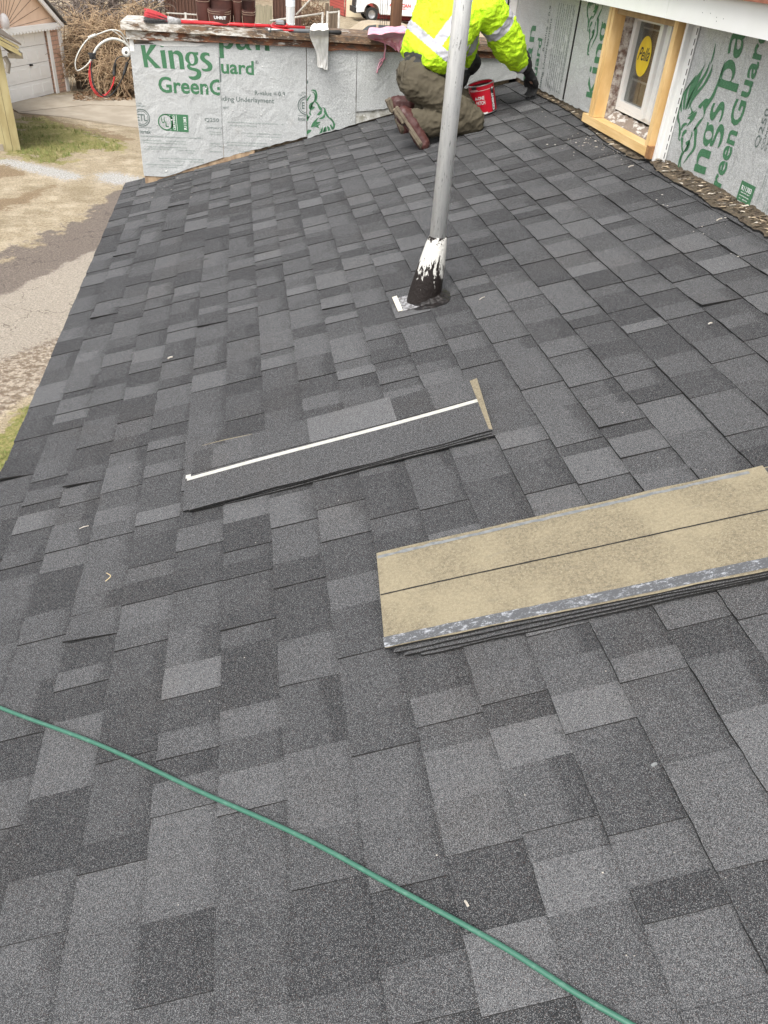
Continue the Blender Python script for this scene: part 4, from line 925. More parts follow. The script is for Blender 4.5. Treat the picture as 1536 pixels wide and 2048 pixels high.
# cloth helper
def drape(name, outline_rows, thick, m, label, cat, parent=None, wr=.006, seed=0, nx=14, voxel=None):
    """rows of (left point, right point) from top to bottom, folded like cloth"""
    mb = MB(); rows = []
    R_ = len(outline_rows); sub = 5
    Ls = poly_curve([r[0] for r in outline_rows], sub); Rs = poly_curve([r[1] for r in outline_rows], sub)
    for i, (a, b_) in enumerate(zip(Ls, Rs)):
        row = []
        for k in range(nx + 1):
            u = k / nx; p = lerp(a, b_, u); w = math.sin(u * 13 + seed + .8 * math.sin(i * .35)) * wr + noise.noise(p * 22 + Vector((seed, 0, 0))) * wr * 1.3
            row.append(p + Vector((0, -abs(w) - .001, w * .3)))
        rows.append(row)
    n1 = nx + 1
    mb.idx([p for r in rows for p in r], [(i * n1 + k, (i + 1) * n1 + k, (i + 1) * n1 + k + 1, i * n1 + k + 1) for i in range(len(rows) - 1) for k in range(nx)])
    o = mb.build(name, m, parent, smooth=True)
    s = o.modifiers.new('s', 'SOLIDIFY'); s.thickness = thick; s.offset = 0
    q = o.modifiers.new('u', 'SUBSURF'); q.levels = q.render_levels = 1
    if label: tag(o, label, cat)
    return bake(o)
MRAG = M('white_cotton', (.92, .91, .88), (.86, .84, .80), 22, .9, .5, 60)
pY = lambda x, y, Y: onY(x, y, Y)
drape('rag', [(cp(628, 47, .02), cp(655, 47, .02)), (cp(622, 52, .035), cp(656, 53, .045)), (cp(620, 60, .04), cp(657, 60, .045)), (pY(619, 71, 6.325), pY(657, 70, 6.32)), (pY(624, 85, 6.325), pY(657, 84, 6.325)), (pY(632, 105, 6.345), pY(656, 105, 6.34)), (pY(634, 122, 6.36), pY(656, 122, 6.355)), (pY(634, 133, 6.365), pY(655, 141, 6.36))], .003, MRAG, 'white cotton rag draped over the hammer, hanging down in front of the silver boards', 'rag', wr=.008, seed=2)
MPINK = M('pink_plastic_film', (.75, .27, .38), (.80, .50, .58), 22, .35, .4, 40)
pk = drape('pink_plastic', [(cp(738, 56, .01), cp(806, 51, .02)), (cp(736, 61, .035), cp(812, 56, .05)), (cp(735, 70, .04), cp(815, 62, .05)), (pY(737, 77, 6.32), pY(812, 74, 6.32)), (pY(752, 82, 6.315), pY(806, 84, 6.32)), (pY(772, 89, 6.325), pY(802, 95, 6.325)), (pY(786, 97, 6.33), pY(799, 103, 6.33))], .0015, MPINK, 'crumpled pink plastic film on the coping behind the worker, a knotted strand hanging down', 'plastic film', wr=.013, seed=7, nx=22)
strand = MB(); P_ = [pY(764, 74, 6.30), pY(769, 84, 6.315), pY(771, 95, 6.35), pY(769, 108, 6.36), pY(768, 116, 6.365), pY(760, 124, 6.37), pY(756, 135, 6.372), pY(754, 146, 6.372)]
strand.tube(poly_curve(P_, 5), .0055, 7)
for e in ((773, 118), (758, 120), (764, 128)): strand.tube([pY(766, 117, 6.365), pY(*e, 6.36)], [.006, .002], 6)
strand.tube([pY(768, 118, 6.365), pY(762, 130, 6.37), pY(755, 140, 6.372)], .004, 6)
s_ = strand.build('strand', MPINK, pk, smooth=True); pk_loc = pk.location

# ---- bucket of roof cement
bc = rf(969, 227); nb = RN; bu = thing('roof_cement_can', bc, 'open red metal can of black roof cement standing on the shingles beside the worker', 'can')
ez = RN; ex_ = Vector((0.98, -.2, 0)); ex_ = (ex_ - ez * ex_.dot(ez)).normalized(); ey_ = ez.cross(ex_)
T = Matrix((( ex_.x, ey_.x, ez.x, bc.x), (ex_.y, ey_.y, ez.y, bc.y), (ex_.z, ey_.z, ez.z, bc.z), (0, 0, 0, 1))) @ Matrix.Translation((0, 0, .013))
Rb, Hb = .086, .178
MCAN = M('red_can_paint', (.58, .012, .03), (.48, .01, .025), 8, .3, .03)
mb = MB(); mb.lathe([(0, .002), (Rb, .002), (Rb, Hb), (Rb - .003, Hb), (Rb - .003, Hb - .03)], 40, T=T); mb.build('body', MCAN, bu, smooth=False)
mb = MB(); mb.lathe([(Rb + .001, -.001), (Rb + .003, .003), (Rb + .001, .006)], 40, T=T); mb.build('rim', MSTEEL, bu, smooth=True); mb = MB(); mb.lathe([(Rb + .001, Hb - .004), (Rb + .003, Hb), (Rb - .002, Hb + .003), (Rb - .006, Hb)], 40, T=T); mb.build('rim', MSTEEL, bu, smooth=True)
mb = MB(); mb.lathe([(0, Hb - .028), (Rb * .5, Hb - .024), (Rb - .003, Hb - .018)], 24, T=T); mb.build('roof_cement', MTAR, bu, smooth=True)
def wrap(VF, a_c, zc_, out=.0008): return [T @ Vector(((Rb + out) * math.cos(a_c + v.x / Rb), (Rb + out) * math.sin(a_c + v.x / Rb), zc_ + v.y)) for v in VF[0]], VF[1]
def lay3(name, VF, m): mb = MB(); mb.idx(VF[0], VF[1]); return mb.build(name, m, bu)
def fine(x0, y0, x1, y1, k=10): return join([rect(lerp(x0, x1, i / k), y0, lerp(x0, x1, (i + 1) / k), y1) for i in range(k)])
af = -math.pi * .5
lay3('lettering', wrap(join([fit(font_mesh('A-ONE', .04), -.055, .010, 0, .022), fit(font_mesh('PATCH', .04), -.048, .012, -.030, -.007), fine(-.10, .054, .10, .057), fine(-.085, .083, -.028, .086, 6), fine(-.085, .060, -.028, .063, 6), fine(-.015, -.088, .022, -.080, 4)]), af, .093), M('can_white_print', (.75, .72, .70)))
lay3('lettering', wrap(join([fine(-.075, .066, -.035, .082, 6)]), af, .093, .0012), ink('can_black_print', (.02, .02, .02)))
lay3('lettering', wrap(fine(.060, .002, .088, .150, 6), af, 0, .001), bpy.data.materials['can_black_print'])
lt = font_mesh('CEMENT', .05); lt = fit(([Vector((-v.y, v.x, 0)) for v in lt[0]], lt[1]), .063, .084, .012, .118)
lay3('lettering', wrap(lt, af, 0, .0018), bpy.data.materials['can_white_print'])
mb = MB(); mb.ball(T @ Vector((Rb * math.cos(af + .9), Rb * math.sin(af + .9), .145)), .010, 12); mb.build('handle_boss', MSTEEL, bu, smooth=True)

# ================================================================ the worker
def J(px, py, Y): return onY(px, py, Y)
_b = bmesh.new(); bmesh.ops.create_icosphere(_b, subdivisions=2, radius=1); _b.verts.index_update()
ICO_V = np.array([v.co[:] for v in _b.verts]); ICO_F = np.array([[v.index for v in f.verts] for f in _b.faces]); _b.free()
def blob(name, chains, m, parent, voxel=.008, smooth=6, wrinkle=0.0, wscale=.05, ico=2, w2=0.0):
    """clothing or body grown round chains of (point, radius); a radius may be a triple"""
    VA, FA = [], []; nv = 0
    for ch in chains:
        for (p, r), (q, s_) in zip(ch, ch[1:]) if len(ch) > 1 else [(ch[0], ch[0])]:
            p, q = np.array(p), np.array(q); R1 = np.array(r if hasattr(r, '__len__') else (r, r, r), float); R2 = np.array(s_ if hasattr(s_, '__len__') else (s_, s_, s_), float)
            n = max(1, int(np.linalg.norm(p - q) / (min(R1.mean(), R2.mean()) * .38)))
            for i in range(n + 1):
                u = i / n; VA.append(ICO_V * (R1 + (R2 - R1) * u) + (p + (q - p) * u)); FA.append(ICO_F + nv); nv += len(ICO_V)
    org = parent_org(parent); VA = np.concatenate(VA) - np.array(org); FA = np.concatenate(FA)
    me = bpy.data.meshes.new(name); me.from_pydata(VA.tolist(), [], FA.tolist()); me.materials.append(m)
    o = link(name, me, parent); r = o.modifiers.new('r', 'REMESH'); r.mode = 'VOXEL'; r.voxel_size = voxel; r.use_smooth_shade = True
    sm_ = o.modifiers.new('s', 'SMOOTH'); sm_.iterations = smooth; sm_.factor = .5
    bake(o)
    if wrinkle:
        NN = [v.normal.copy() for v in o.data.vertices]
        for v, nn_ in zip(o.data.vertices, NN):
            w = v.co + org; q = noise.noise(w / wscale + Vector((3, 1, 7))); q2 = 1.8 * (1 - abs(noise.noise(Vector((w.x * 11 + w.z * 7 + q, w.y * 10, w.z * 17 - w.x * 6))))) ** 5 + .9 * (1 - abs(noise.noise(Vector((w.x * 24 - w.z * 10, w.y * 12, w.z * 30))))) ** 6 - .7
            v.co += nn_ * (q * wrinkle + q2 * w2)
    o.data.polygons.foreach_set('use_smooth', [True] * len(o.data.polygons)); tick(name + ' %d' % len(o.data.vertices)); return o
MSKIN = M('skin', (.50, .30, .21), (.45, .26, .18), 20, .5, .05); MHI = None
def hivis():
    m, t, b = new_mat('hi_vis_fabric'); p = geo(t)
    n1 = noi(t, p, 9, 4, .6, .6); col = mix(t, ramp(t, n1, .35, .7), (.50, .80, .010), (.40, .66, .008))
    dirt = ramp(t, noi(t, p, 38, 4, .75), .72, .78); col = mix(t, mathn(t, 'MULTIPLY', dirt, .6), col, (.10, .12, .03))
    t.links.new(col, b.inputs['Base Color']); b.inputs['Roughness'].default_value = .7
    bump(t, b, noi(t, p, 22, 4, .6, 1.2), .8, .02); return m
MHI = hivis(); MTAPE = M('grey_reflective_tape', (.42, .42, .45), (.36, .36, .39), 10, .45, .1); MPANT = M('olive_canvas', (.080, .068, .045), (.070, .059, .039), 9, .9, .25, 60, bdist=.004); MGLOVE = M('black_glove', (.012, .012, .013), (.02, .02, .02), 30, .7, .5)
MBOOT = M('oxblood_leather', (.050, .016, .015), (.085, .035, .030), 16, .45, .3); MSOLE = M('dusty_sole', (.17, .14, .10), (.11, .09, .065), 22, .9, .5); MCAP = M('brown_cap', (.05, .035, .025), (.035, .025, .02), 30, .8)
hip = J(843, 150, 5.50); pel = J(850, 140, 5.5)
kR, aR = J(944, 245, 5.36), J(838, 246, 5.36); kL, aL = J(945, 232, 5.72), J(830, 215, 5.80)
hR, hL = J(842, 165, 5.42), J(838, 158, 5.62)
wst = J(862, 118, 5.50); chest = J(905, 40, 5.60); neck = J(958, -25, 5.72); head = J(990, -36, 5.80)
sR, eR, wR, handR = J(975, 18, 5.50), J(1026, 92, 5.60), J(1052, 136, 5.68), J(1066, 160, 5.74)
sL, eL, wL, handL = J(905, -55, 5.90), J(935, 60, 6.05), J(938, 138, 5.95), J(925, 160, 5.92)
per = thing('person', (pel.x, pel.y, pel.x * TT), 'person kneeling in a lime hi-vis jacket and olive trousers, reaching to the wall base', 'person')
body = blob('body', [[(pel, .10), (wst, .09), (chest, .115), (neck, .055), (lerp(neck, head, .6), .05)], [(chest, .1), (lerp(chest, sR, .9), .055)], [(chest, .1), (lerp(chest, sL, .9), .055)],
    [(sR, .045), (eR, .034), (wR, .026), (handR, .028)], [(sL, .045), (eL, .034), (wL, .026), (handL, .028)], [(hR, .075), (kR, .045), (aR, .035)], [(hL, .075), (kL, .045), (aL, .035)],
    [(head, (.078, .070, .095))], [(head + Vector((.045, .03, -.055)), (.045, .045, .04))], [(head + Vector((.085, .035, -.015)), .014), (head + Vector((.080, .032, .015)), .009)],
    [(head + Vector((.0, -.07, -.01)), (.014, .008, .025))], [(head + Vector((-.01, .075, -.01)), (.014, .008, .025))]], MSKIN, per, .009, 3)
mb = MB()
for dy in (.005, .052): mb.ball(head + Vector((.070, dy, .012)), .010, 8)
mb.build('eyes', MWHITE, body); mb = MB(); mb.ball(head + Vector((.075, .028, -.045)), (.008, .022, .006), 8); mb.build('mouth', M('lips', (.35, .12, .1)), body)
blob('hair', [[(head + Vector((-.018, 0, .012)), (.078, .074, .094))]], M('dark_hair', (.03, .02, .015)), per, .008, 2, .004, .01)
# jacket
cl = [J(834, 96, 5.60), J(866, 22, 5.72), J(900, -45, 5.80)]; cr = [J(893, 112, 5.42), J(932, 50, 5.48), sR]
jk = [[(J(838, 92, 5.60), (.112, .12, .10)), (J(868, 20, 5.70), (.125, .13, .12)), (J(905, -40, 5.80), (.12, .12, .11))],
      [(J(884, 112, 5.44), (.105, .115, .095)), (J(925, 45, 5.50), (.125, .13, .12)), (J(962, -10, 5.62), (.11, .11, .10))],
      [(J(862, 106, 5.5), (.12, .12, .09)), (J(900, 30, 5.6), (.14, .14, .13)), (J(945, -20, 5.7), (.12, .12, .10))],
      [(J(930, 70, 5.62), (.085, .10, .12)), (J(938, 100, 5.66), (.045, .07, .08)), (J(936, 118, 5.66), (.03, .05, .05))],
      [(J(825, 96, 5.6), .075), (J(818, 100, 5.6), .045)], [(J(880, 128, 5.42), .06), (J(862, 118, 5.38), .06)]]
jacket = blob('jacket', jk + [[(sR, .110), (lerp(sR, eR, .5), .110), (J(1018, 90, 5.58), .108), (J(1028, 108, 5.62), .084), (J(1036, 120, 5.64), .074)], [(sL, .10), (eL, .085), (J(938, 118, 5.98), .058)]], MHI, per, .007, 5, .008, .05, w2=.004)
org = parent_org(jacket)
def in_tape(c_, nrm):
    q = c_ + org
    # the waist band: a slab square to the back
    bA, bB = J(822, 52, 5.52), J(903, 84, 5.30); up_ = (chest - wst).normalized()
    axn = (Vector((.36, -.05, .93))).normalized()
    arm1, arm2 = sR, J(1040, 122, 5.65); ad = (eR - sR).normalized(); t1 = (q - sR).dot(ad)
    near_arm = ((q - sR) - ad * t1).length < .125 and t1 > .05
    fd = (arm2 - eR).normalized(); t2 = (q - eR).dot(fd)
    lenU = (eR - sR).length
    if q.x > 1.40 and q.y < 5.9:
        if abs(t1 - lenU * .36) < .030 and t1 > .03 and q.x > 1.44: return True
        if (q - eR).dot(fd) > (arm2 - eR).length + .012 : return True
        if t1 > .1: return False
    h = (q - bA).dot(axn); hb = 0
    s_ = (q - bA); lat = s_.dot(Vector((.93, -.05, -.36)).normalized())
    if abs(h + .16 * lat + .03 * 0) < .026 and nrm.y < .6 and q.x < 1.46: return True
    # two straps over the shoulder blades
    for x0 in (.17, .36):
        if q.x < 1.40 and h + .16 * lat > .02 and abs(lat - x0 - .30 * h) < .026 and nrm.y < .5: return True
    return False
me = jacket.data; tape_faces = {p_.index for p_ in me.polygons if in_tape(p_.center, p_.normal)}
def split(o, faces, name, m):
    me = o.data; V = [v.co.copy() for v in me.vertices]; N = [v.normal.copy() for v in me.vertices]
    def sub(keep, off=0.0):
        idx = {}; vs = []; fs = []
        for p_ in me.polygons:
            if (p_.index in faces) == keep:
                f = []
                for i in p_.vertices:
                    if i not in idx: idx[i] = len(vs); vs.append(tuple(V[i] + N[i] * off))
                    f.append(idx[i])
                fs.append(f)
        return vs, fs
    vs, fs = sub(True, .0012); m2 = bpy.data.meshes.new(name); m2.from_pydata(vs, [], fs); m2.materials.append(m); m2.polygons.foreach_set('use_smooth', [True] * len(fs)); t_ = link(name, m2, o)
    vs, fs = [tuple(v) for v in V], [tuple(p_.vertices) for p_ in me.polygons]
    return t_
split(jacket, tape_faces, 'reflective_tape', MTAPE)
# trousers, waistband shirt, boots, gloves
blob('trousers', [[(J(842, 128, 5.50), (.125, .125, .06)), (J(836, 150, 5.50), (.145, .14, .115)), (J(838, 168, 5.5), (.135, .13, .10))],
    [(J(836, 165, 5.42), .115), (J(880, 195, 5.38), .100), (J(920, 222, 5.36), .086), (J(944, 238, 5.36), .078), (J(948, 248, 5.36), .066)], [(J(946, 244, 5.36), .064), (J(900, 248, 5.35), .074), (J(862, 247, 5.35), .084), (J(842, 245, 5.35), .080), (J(832, 240, 5.35), .070)],
    [(J(834, 158, 5.62), .105), (J(900, 190, 5.66), .095), (kL, .070)], [(kL, .066), (J(870, 222, 5.76), .070), (J(838, 214, 5.80), .070)]], MPANT, per, .007, 4, .006, .06, w2=.0045)
blob('undershirt', [[(J(858, 112, 5.5), (.128, .125, .04)), (J(846, 122, 5.50), (.125, .122, .035))], [(J(822, 110, 5.56), (.05, .06, .03))]], MGLOVE, per, .008, 3)
# pockets and loops on the trousers
mb = MB()
for pts in (((800, 122), (799, 145)), ((812, 124), (808, 140), (806, 158))): mb.tube(poly_curve([J(x, y, 5.365) + Vector((0, -.0, 0)) for x, y in pts], 4), .0025, 5)
mb.build('belt_loops', MPANT, per)
def boot(toe, ankle, heel, w, lab):
    b_ = blob('boot', [[(ankle + Vector((.02, 0, .0)), .058), (lerp(ankle, heel, .45), .056)], [(heel + (Vector((.045, 0, 0))), .046), (lerp(heel, toe, .4) + Vector((.055, 0, .01)), .050), (lerp(heel, toe, .75) + Vector((.045, 0, 0)), .047), (toe + Vector((.035, 0, .012)), .042)]], MBOOT, per, .006, 3, .002, .02)
    ax = (toe - heel); L = ax.length; ax.normalize(); lat = Vector((0, 1, 0)); lat = (lat - ax * lat.dot(ax)).normalized(); nrm = ax.cross(lat); 
    if nrm.x > 0: nrm = -nrm
    mb = MB()
    prof = [(-.035, .030), (-.03, .042), (.03, .044), (.09, .040), (.10, .040), (.15, .050), (.22, .052), (.27, .044), (.30, .026), (.305, .01)]
    prof = [(a * L / .27, q) for a, q in prof]
    up = [heel + ax * a + lat * q for a, q in prof]; dn = [heel + ax * a - lat * q for a, q in reversed(prof)]
    out = up + dn; mb.prism([p_ - nrm * .030 for p_ in out], nrm * .022); hl = [heel + ax * a + lat * q for a, q in prof[:4]] + [heel + ax * a - lat * q for a, q in reversed(prof[:4])]
    mb.prism([p_ - nrm * .009 for p_ in hl], nrm * .020); fl = [heel + ax * a + lat * q for a, q in prof[5:]] + [heel + ax * a - lat * q for a, q in reversed(prof[5:])]; mb.prism([p_ - nrm * .009 for p_ in fl], nrm * .010)
    s = mb.build('sole', MSOLE, b_, recalc=True); s.modifiers.new('b', 'BEVEL').width = .005; bake(s)
    mb = MB()
    for i in range(4): c_ = lerp(ankle, toe, .15 + i * .12) + Vector((.07, -.03, .02)); mb.tube([c_, c_ + Vector((.0, .05, .0))], .003, 5)
    mb.build('laces', M('boot_laces', (.08, .05, .03)), b_); return b_
toeR = rf(838, 301) + RN * .03; toeL = J(800, 262, 5.80)
boot(toeR, J(822, 238, 5.36), J(793, 226, 5.34), .09, '')
boot(toeL, J(812, 210, 5.80), J(776, 206, 5.82), .09, '')
def glove(wrist, hand, fdir, side, curl, name='glove'):
    fdir = fdir.normalized(); side = (side - fdir * side.dot(fdir)).normalized(); nrm = fdir.cross(side)
    ch = [[(lerp(wrist, hand, -.9), .062), (lerp(wrist, hand, -.3), .054), (wrist, .035), (lerp(wrist, hand, .8), .034)]]
    for s_ in (-1, 1): ch.append([(hand + side * .02 * s_, .022), (hand + fdir * .045 + side * .026 * s_, .020)])
    for i, L in enumerate((.070, .080, .075, .060)):
        r0 = hand + fdir * .05 + side * (-.032 + .021 * i); k1 = r0 + fdir * L * .45 + nrm * L * .18 * curl; k2 = k1 + fdir * L * .22 + nrm * L * .38 * curl; k3 = k2 - fdir * L * .05 + nrm * L * .32 * curl
        ch.append([(r0, .0115), (k1, .0105), (k2, .0100), (k3, .009)])
    t0 = hand - side * .035 + fdir * .005; ch.append([(t0, .014), (t0 - side * .022 + fdir * .028 + nrm * .012, .012), (t0 - side * .012 + fdir * .058 + nrm * .026, .010)])
    return blob(name, ch, MGLOVE, per, .0045, 3, .0015, .02)
glove(wR, J(1063, 156, 5.72), J(1070, 182, 5.78) - J(1062, 155, 5.72), Vector((.5, -.8, 0)), 1.0)
glove(wL, J(930, 152, 5.93), J(922, 172, 5.93) - J(931, 148, 5.94), Vector((.3, -.9, 0)), .6)
cuff = blob('cuff', [[(J(937, 126, 5.97), .056), (J(937, 134, 5.96), .054)]], MTAPE, per, .006, 2)
blob('cap', [[(head + Vector((-.012, 0, .035)), (.088, .084, .078))], [(head + Vector((.05, -.02, .01)), (.06, .07, .012)), (head + Vector((.10, -.02, -.012)), (.045, .06, .009))], [(J(993, -6, 5.70), (.03, .03, .05)), (J(999, 6, 5.66), (.026, .03, .036))]], MCAP, per, .006, 3)
tr = thing('trowel', rf(1072, 184), 'small dark pointing trowel in the worker\'s gloved hand at the wall foot', 'trowel')
mb = MB(); a = J(1067, 172, 5.78); b_ = rf(1071, 183) + RN * .02; mb.tube([a, lerp(a, b_, .6), b_], [.011, .010, .004], 8); mb.build('handle', MBLACK, tr, smooth=True)
mb = MB(); q = rf(1072, 184) + RN * .026; mb.prism([q, q + Vector((.015, -.10, .004)), q + Vector((-.045, -.07, -.014)), q + Vector((-.04, -.01, -.012))], RN * .002); mb.build('blade', MTAR, tr)

# ================================================================ service cable at the left end of the parapet
sc = thing('service_cable', (-.77, 6.5, .6), 'looped white service cable with black clamps and red and black leads at the parapet end', 'cable')
k1 = lambda x, y, Y=6.46: J(x / 3.84, y / 3.84, Y)
MWC = M('white_cable', (.62, .62, .58), (.5, .5, .47), 30, .5, .1)
def cab(name, pts, r, m, Y=6.46, n=8): mb = MB(); mb.tube(poly_curve([k1(x, y, Y + .01 * math.sin(i * 1.3)) for i, (x, y) in enumerate(pts)], 6), r, n); return mb.build(name, m, sc, smooth=True)
cab('thin_cable', [(1000, 385), (985, 330), (960, 290), (920, 242), (850, 230), (780, 252), (730, 272), (670, 305), (610, 390), (580, 470), (590, 540), (640, 522), (690, 475), (712, 450)], .0042, MWC, 6.48)
cab('thin_cable', [(990, 370), (950, 300), (905, 262), (860, 232)], .0028, MWC, 6.45)
cab('thick_cable', [(1015, 400), (985, 350), (930, 312), (860, 298), (790, 325), (740, 375), (715, 430), (705, 455)], .0085, MWC, 6.45)
cab('splice', [(680, 292), (705, 280), (735, 268)], .0095, MWC, 6.47); cab('splice', [(702, 458), (695, 472), (688, 482)], .009, MWC, 6.47)
cab('red_lead', [(700, 470), (690, 520), (685, 580), (700, 660), (740, 722), (790, 742), (840, 702), (868, 640), (876, 590)], .0042, MRED, 6.47)
cab('red_lead', [(704, 470), (698, 530), (695, 590), (712, 665), (750, 715), (800, 728), (846, 690), (872, 640), (880, 590)], .003, MRED, 6.45)
cab('black_lead', [(706, 470), (700, 520), (705, 575), (720, 650), (760, 712), (820, 745), (880, 702), (930, 620), (955, 562)], .0045, MBLACK, 6.44)
cab('black_lead', [(882, 490), (895, 455), (925, 435), (960, 432)], .004, MBLACK, 6.45); cab('black_lead', [(975, 490), (990, 460), (1003, 440)], .004, MBLACK, 6.45)
cab('connector', [(876, 580), (878, 540), (886, 490)], .011, MBLACK, 6.455); cab('connector', [(950, 575), (962, 535), (980, 480)], .010, MBLACK, 6.445)
mb = MB(); q = k1(710, 430, 6.45); mb.box(tuple(q - Vector((.018, .02, .018))), tuple(q + Vector((.018, .02, .018)))); mb.box(tuple(q + Vector((-.028, -.008, .008))), tuple(q + Vector((.026, .01, .018)))); mb.tube([q - Vector((0, .03, 0)), q + Vector((0, .03, 0))], .007, 8); mb.build('clamp', MBLACK, sc)
mb = MB(); q = k1(972, 400, 6.42); T = Matrix.Translation(q) @ Matrix.Rotation(math.radians(90), 4, 'X') @ Matrix.Rotation(.4, 4, 'Z')
mb.lathe([(.010, -.02), (.026, -.02), (.032, -.008), (.026, 0), (.032, .010), (.024, .022), (.010, .022)], 16, T=T); mb.tube([q, q + Vector((.05, .0, -.02))], .007, 8); mb.build('insulator', M('porcelain', (.7, .7, .68), (.6, .6, .58), 20, .3, 0), sc, smooth=True)

# ================================================================ ground and yard
def gm(xs):
    return [onz(x, y, G) for x, y in xs]
def g1p(pts, ox=0, oy=200, sc=3.84): return [tuple(onz(ox + x / sc, oy + y / sc, G).xy) for x, y in pts]
def g2p(pts): return g1p(pts, 0, 600, 3.072)
far_r = (-1.2, 12.)
asph = g1p([(1010, 655), (925, 680), (860, 720), (760, 800), (640, 900), (420, 1020), (210, 1120), (60, 1190), (-200, 1290)]) + g2p([(-260, 420), (0, 370), (390, 215)]) + [(-1.5, 9.5), (-1.3, 13.)]
asphL = g1p([(1010, 1000), (770, 1140), (440, 1290), (180, 1420), (-200, 1600), (-300, 1700)]) + g2p([(-260, 500), (0, 370), (390, 215)]) + [(-1.4, 10.)]
rough = g2p([(470, 120), (390, 200), (200, 290), (0, 370), (-400, 560), (-400, 990), (0, 800), (130, 690), (215, 630), (470, 500)])
grassN = g2p([(215, 625), (120, 700), (0, 800), (-500, 1000), (-900, 1700), (-700, 2500), (500, 2500), (500, 700)])
grassF = g1p([(150, 130), (260, 140), (420, 180), (600, 230), (800, 290), (1000, 340), (880, 400), (640, 380), (540, 430), (470, 490), (320, 490), (200, 440), (60, 460), (40, 300)])
soil = g1p([(130, 100), (250, 100), (480, 160), (700, 220), (900, 262), (1060, 300), (900, 330), (600, 260), (400, 220), (200, 180)])
strip1 = g1p([(-60, 490), (60, 500), (200, 560), (180, 585), (-60, 590)]); strip2 = g1p([(-100, 780), (0, 760), (120, 745), (250, 700), (420, 660), (380, 690), (250, 760), (120, 810), (40, 850), (-100, 890)])
gravel = g1p([(-40, 465), (60, 462), (200, 480), (330, 505), (480, 540), (600, 580), (640, 610), (500, 625), (420, 605), (330, 580), (200, 545), (60, 500), (-40, 490)]); gravel2 = g1p([(740, 570), (880, 555), (1120, 600), (1120, 640), (880, 645), (760, 620)])
x0_, x1_, y0_, y1_, st_ = -9.0, -1.0, 3.0, 33.0, .10
nx_, ny_ = int((x1_ - x0_) / st_) + 1, int((y1_ - y0_) / st_) + 1
GXm, GYm = np.meshgrid(np.linspace(x0_, x1_, nx_), np.linspace(y0_, y1_, ny_))
def sdf(poly):
    P = np.array(poly); d = np.full(GXm.shape, 1e9); ins = np.zeros(GXm.shape, bool)
    for i in range(len(P)):
        a, b_ = P[i], P[(i + 1) % len(P)]; ab = b_ - a; L = (ab ** 2).sum() + 1e-12
        t = np.clip(((GXm - a[0]) * ab[0] + (GYm - a[1]) * ab[1]) / L, 0, 1)
        d = np.minimum(d, np.hypot(GXm - a[0] - t * ab[0], GYm - a[1] - t * ab[1]))
        c_ = ((a[1] > GYm) != (b_[1] > GYm)) & (GXm < (b_[0] - a[0]) * (GYm - a[1]) / (b_[1] - a[1] + 1e-12) + a[0]); ins ^= c_
    return np.where(ins, d, -d)
def wgt(poly, f): return np.clip(sdf(poly) / f * .5 + .5, 0, 1)
w_as = wgt(asph, .5); w_al = wgt(asphL, .35); w_ro = wgt(rough, .4); w_gr = np.maximum(wgt(grassN, .3), wgt(grassF, .8)); w_so = np.maximum(np.maximum(wgt(soil, .5), wgt(strip1, .35)), wgt(strip2, .35)); w_gv = np.maximum(wgt(gravel, .3), wgt(gravel2, .4))
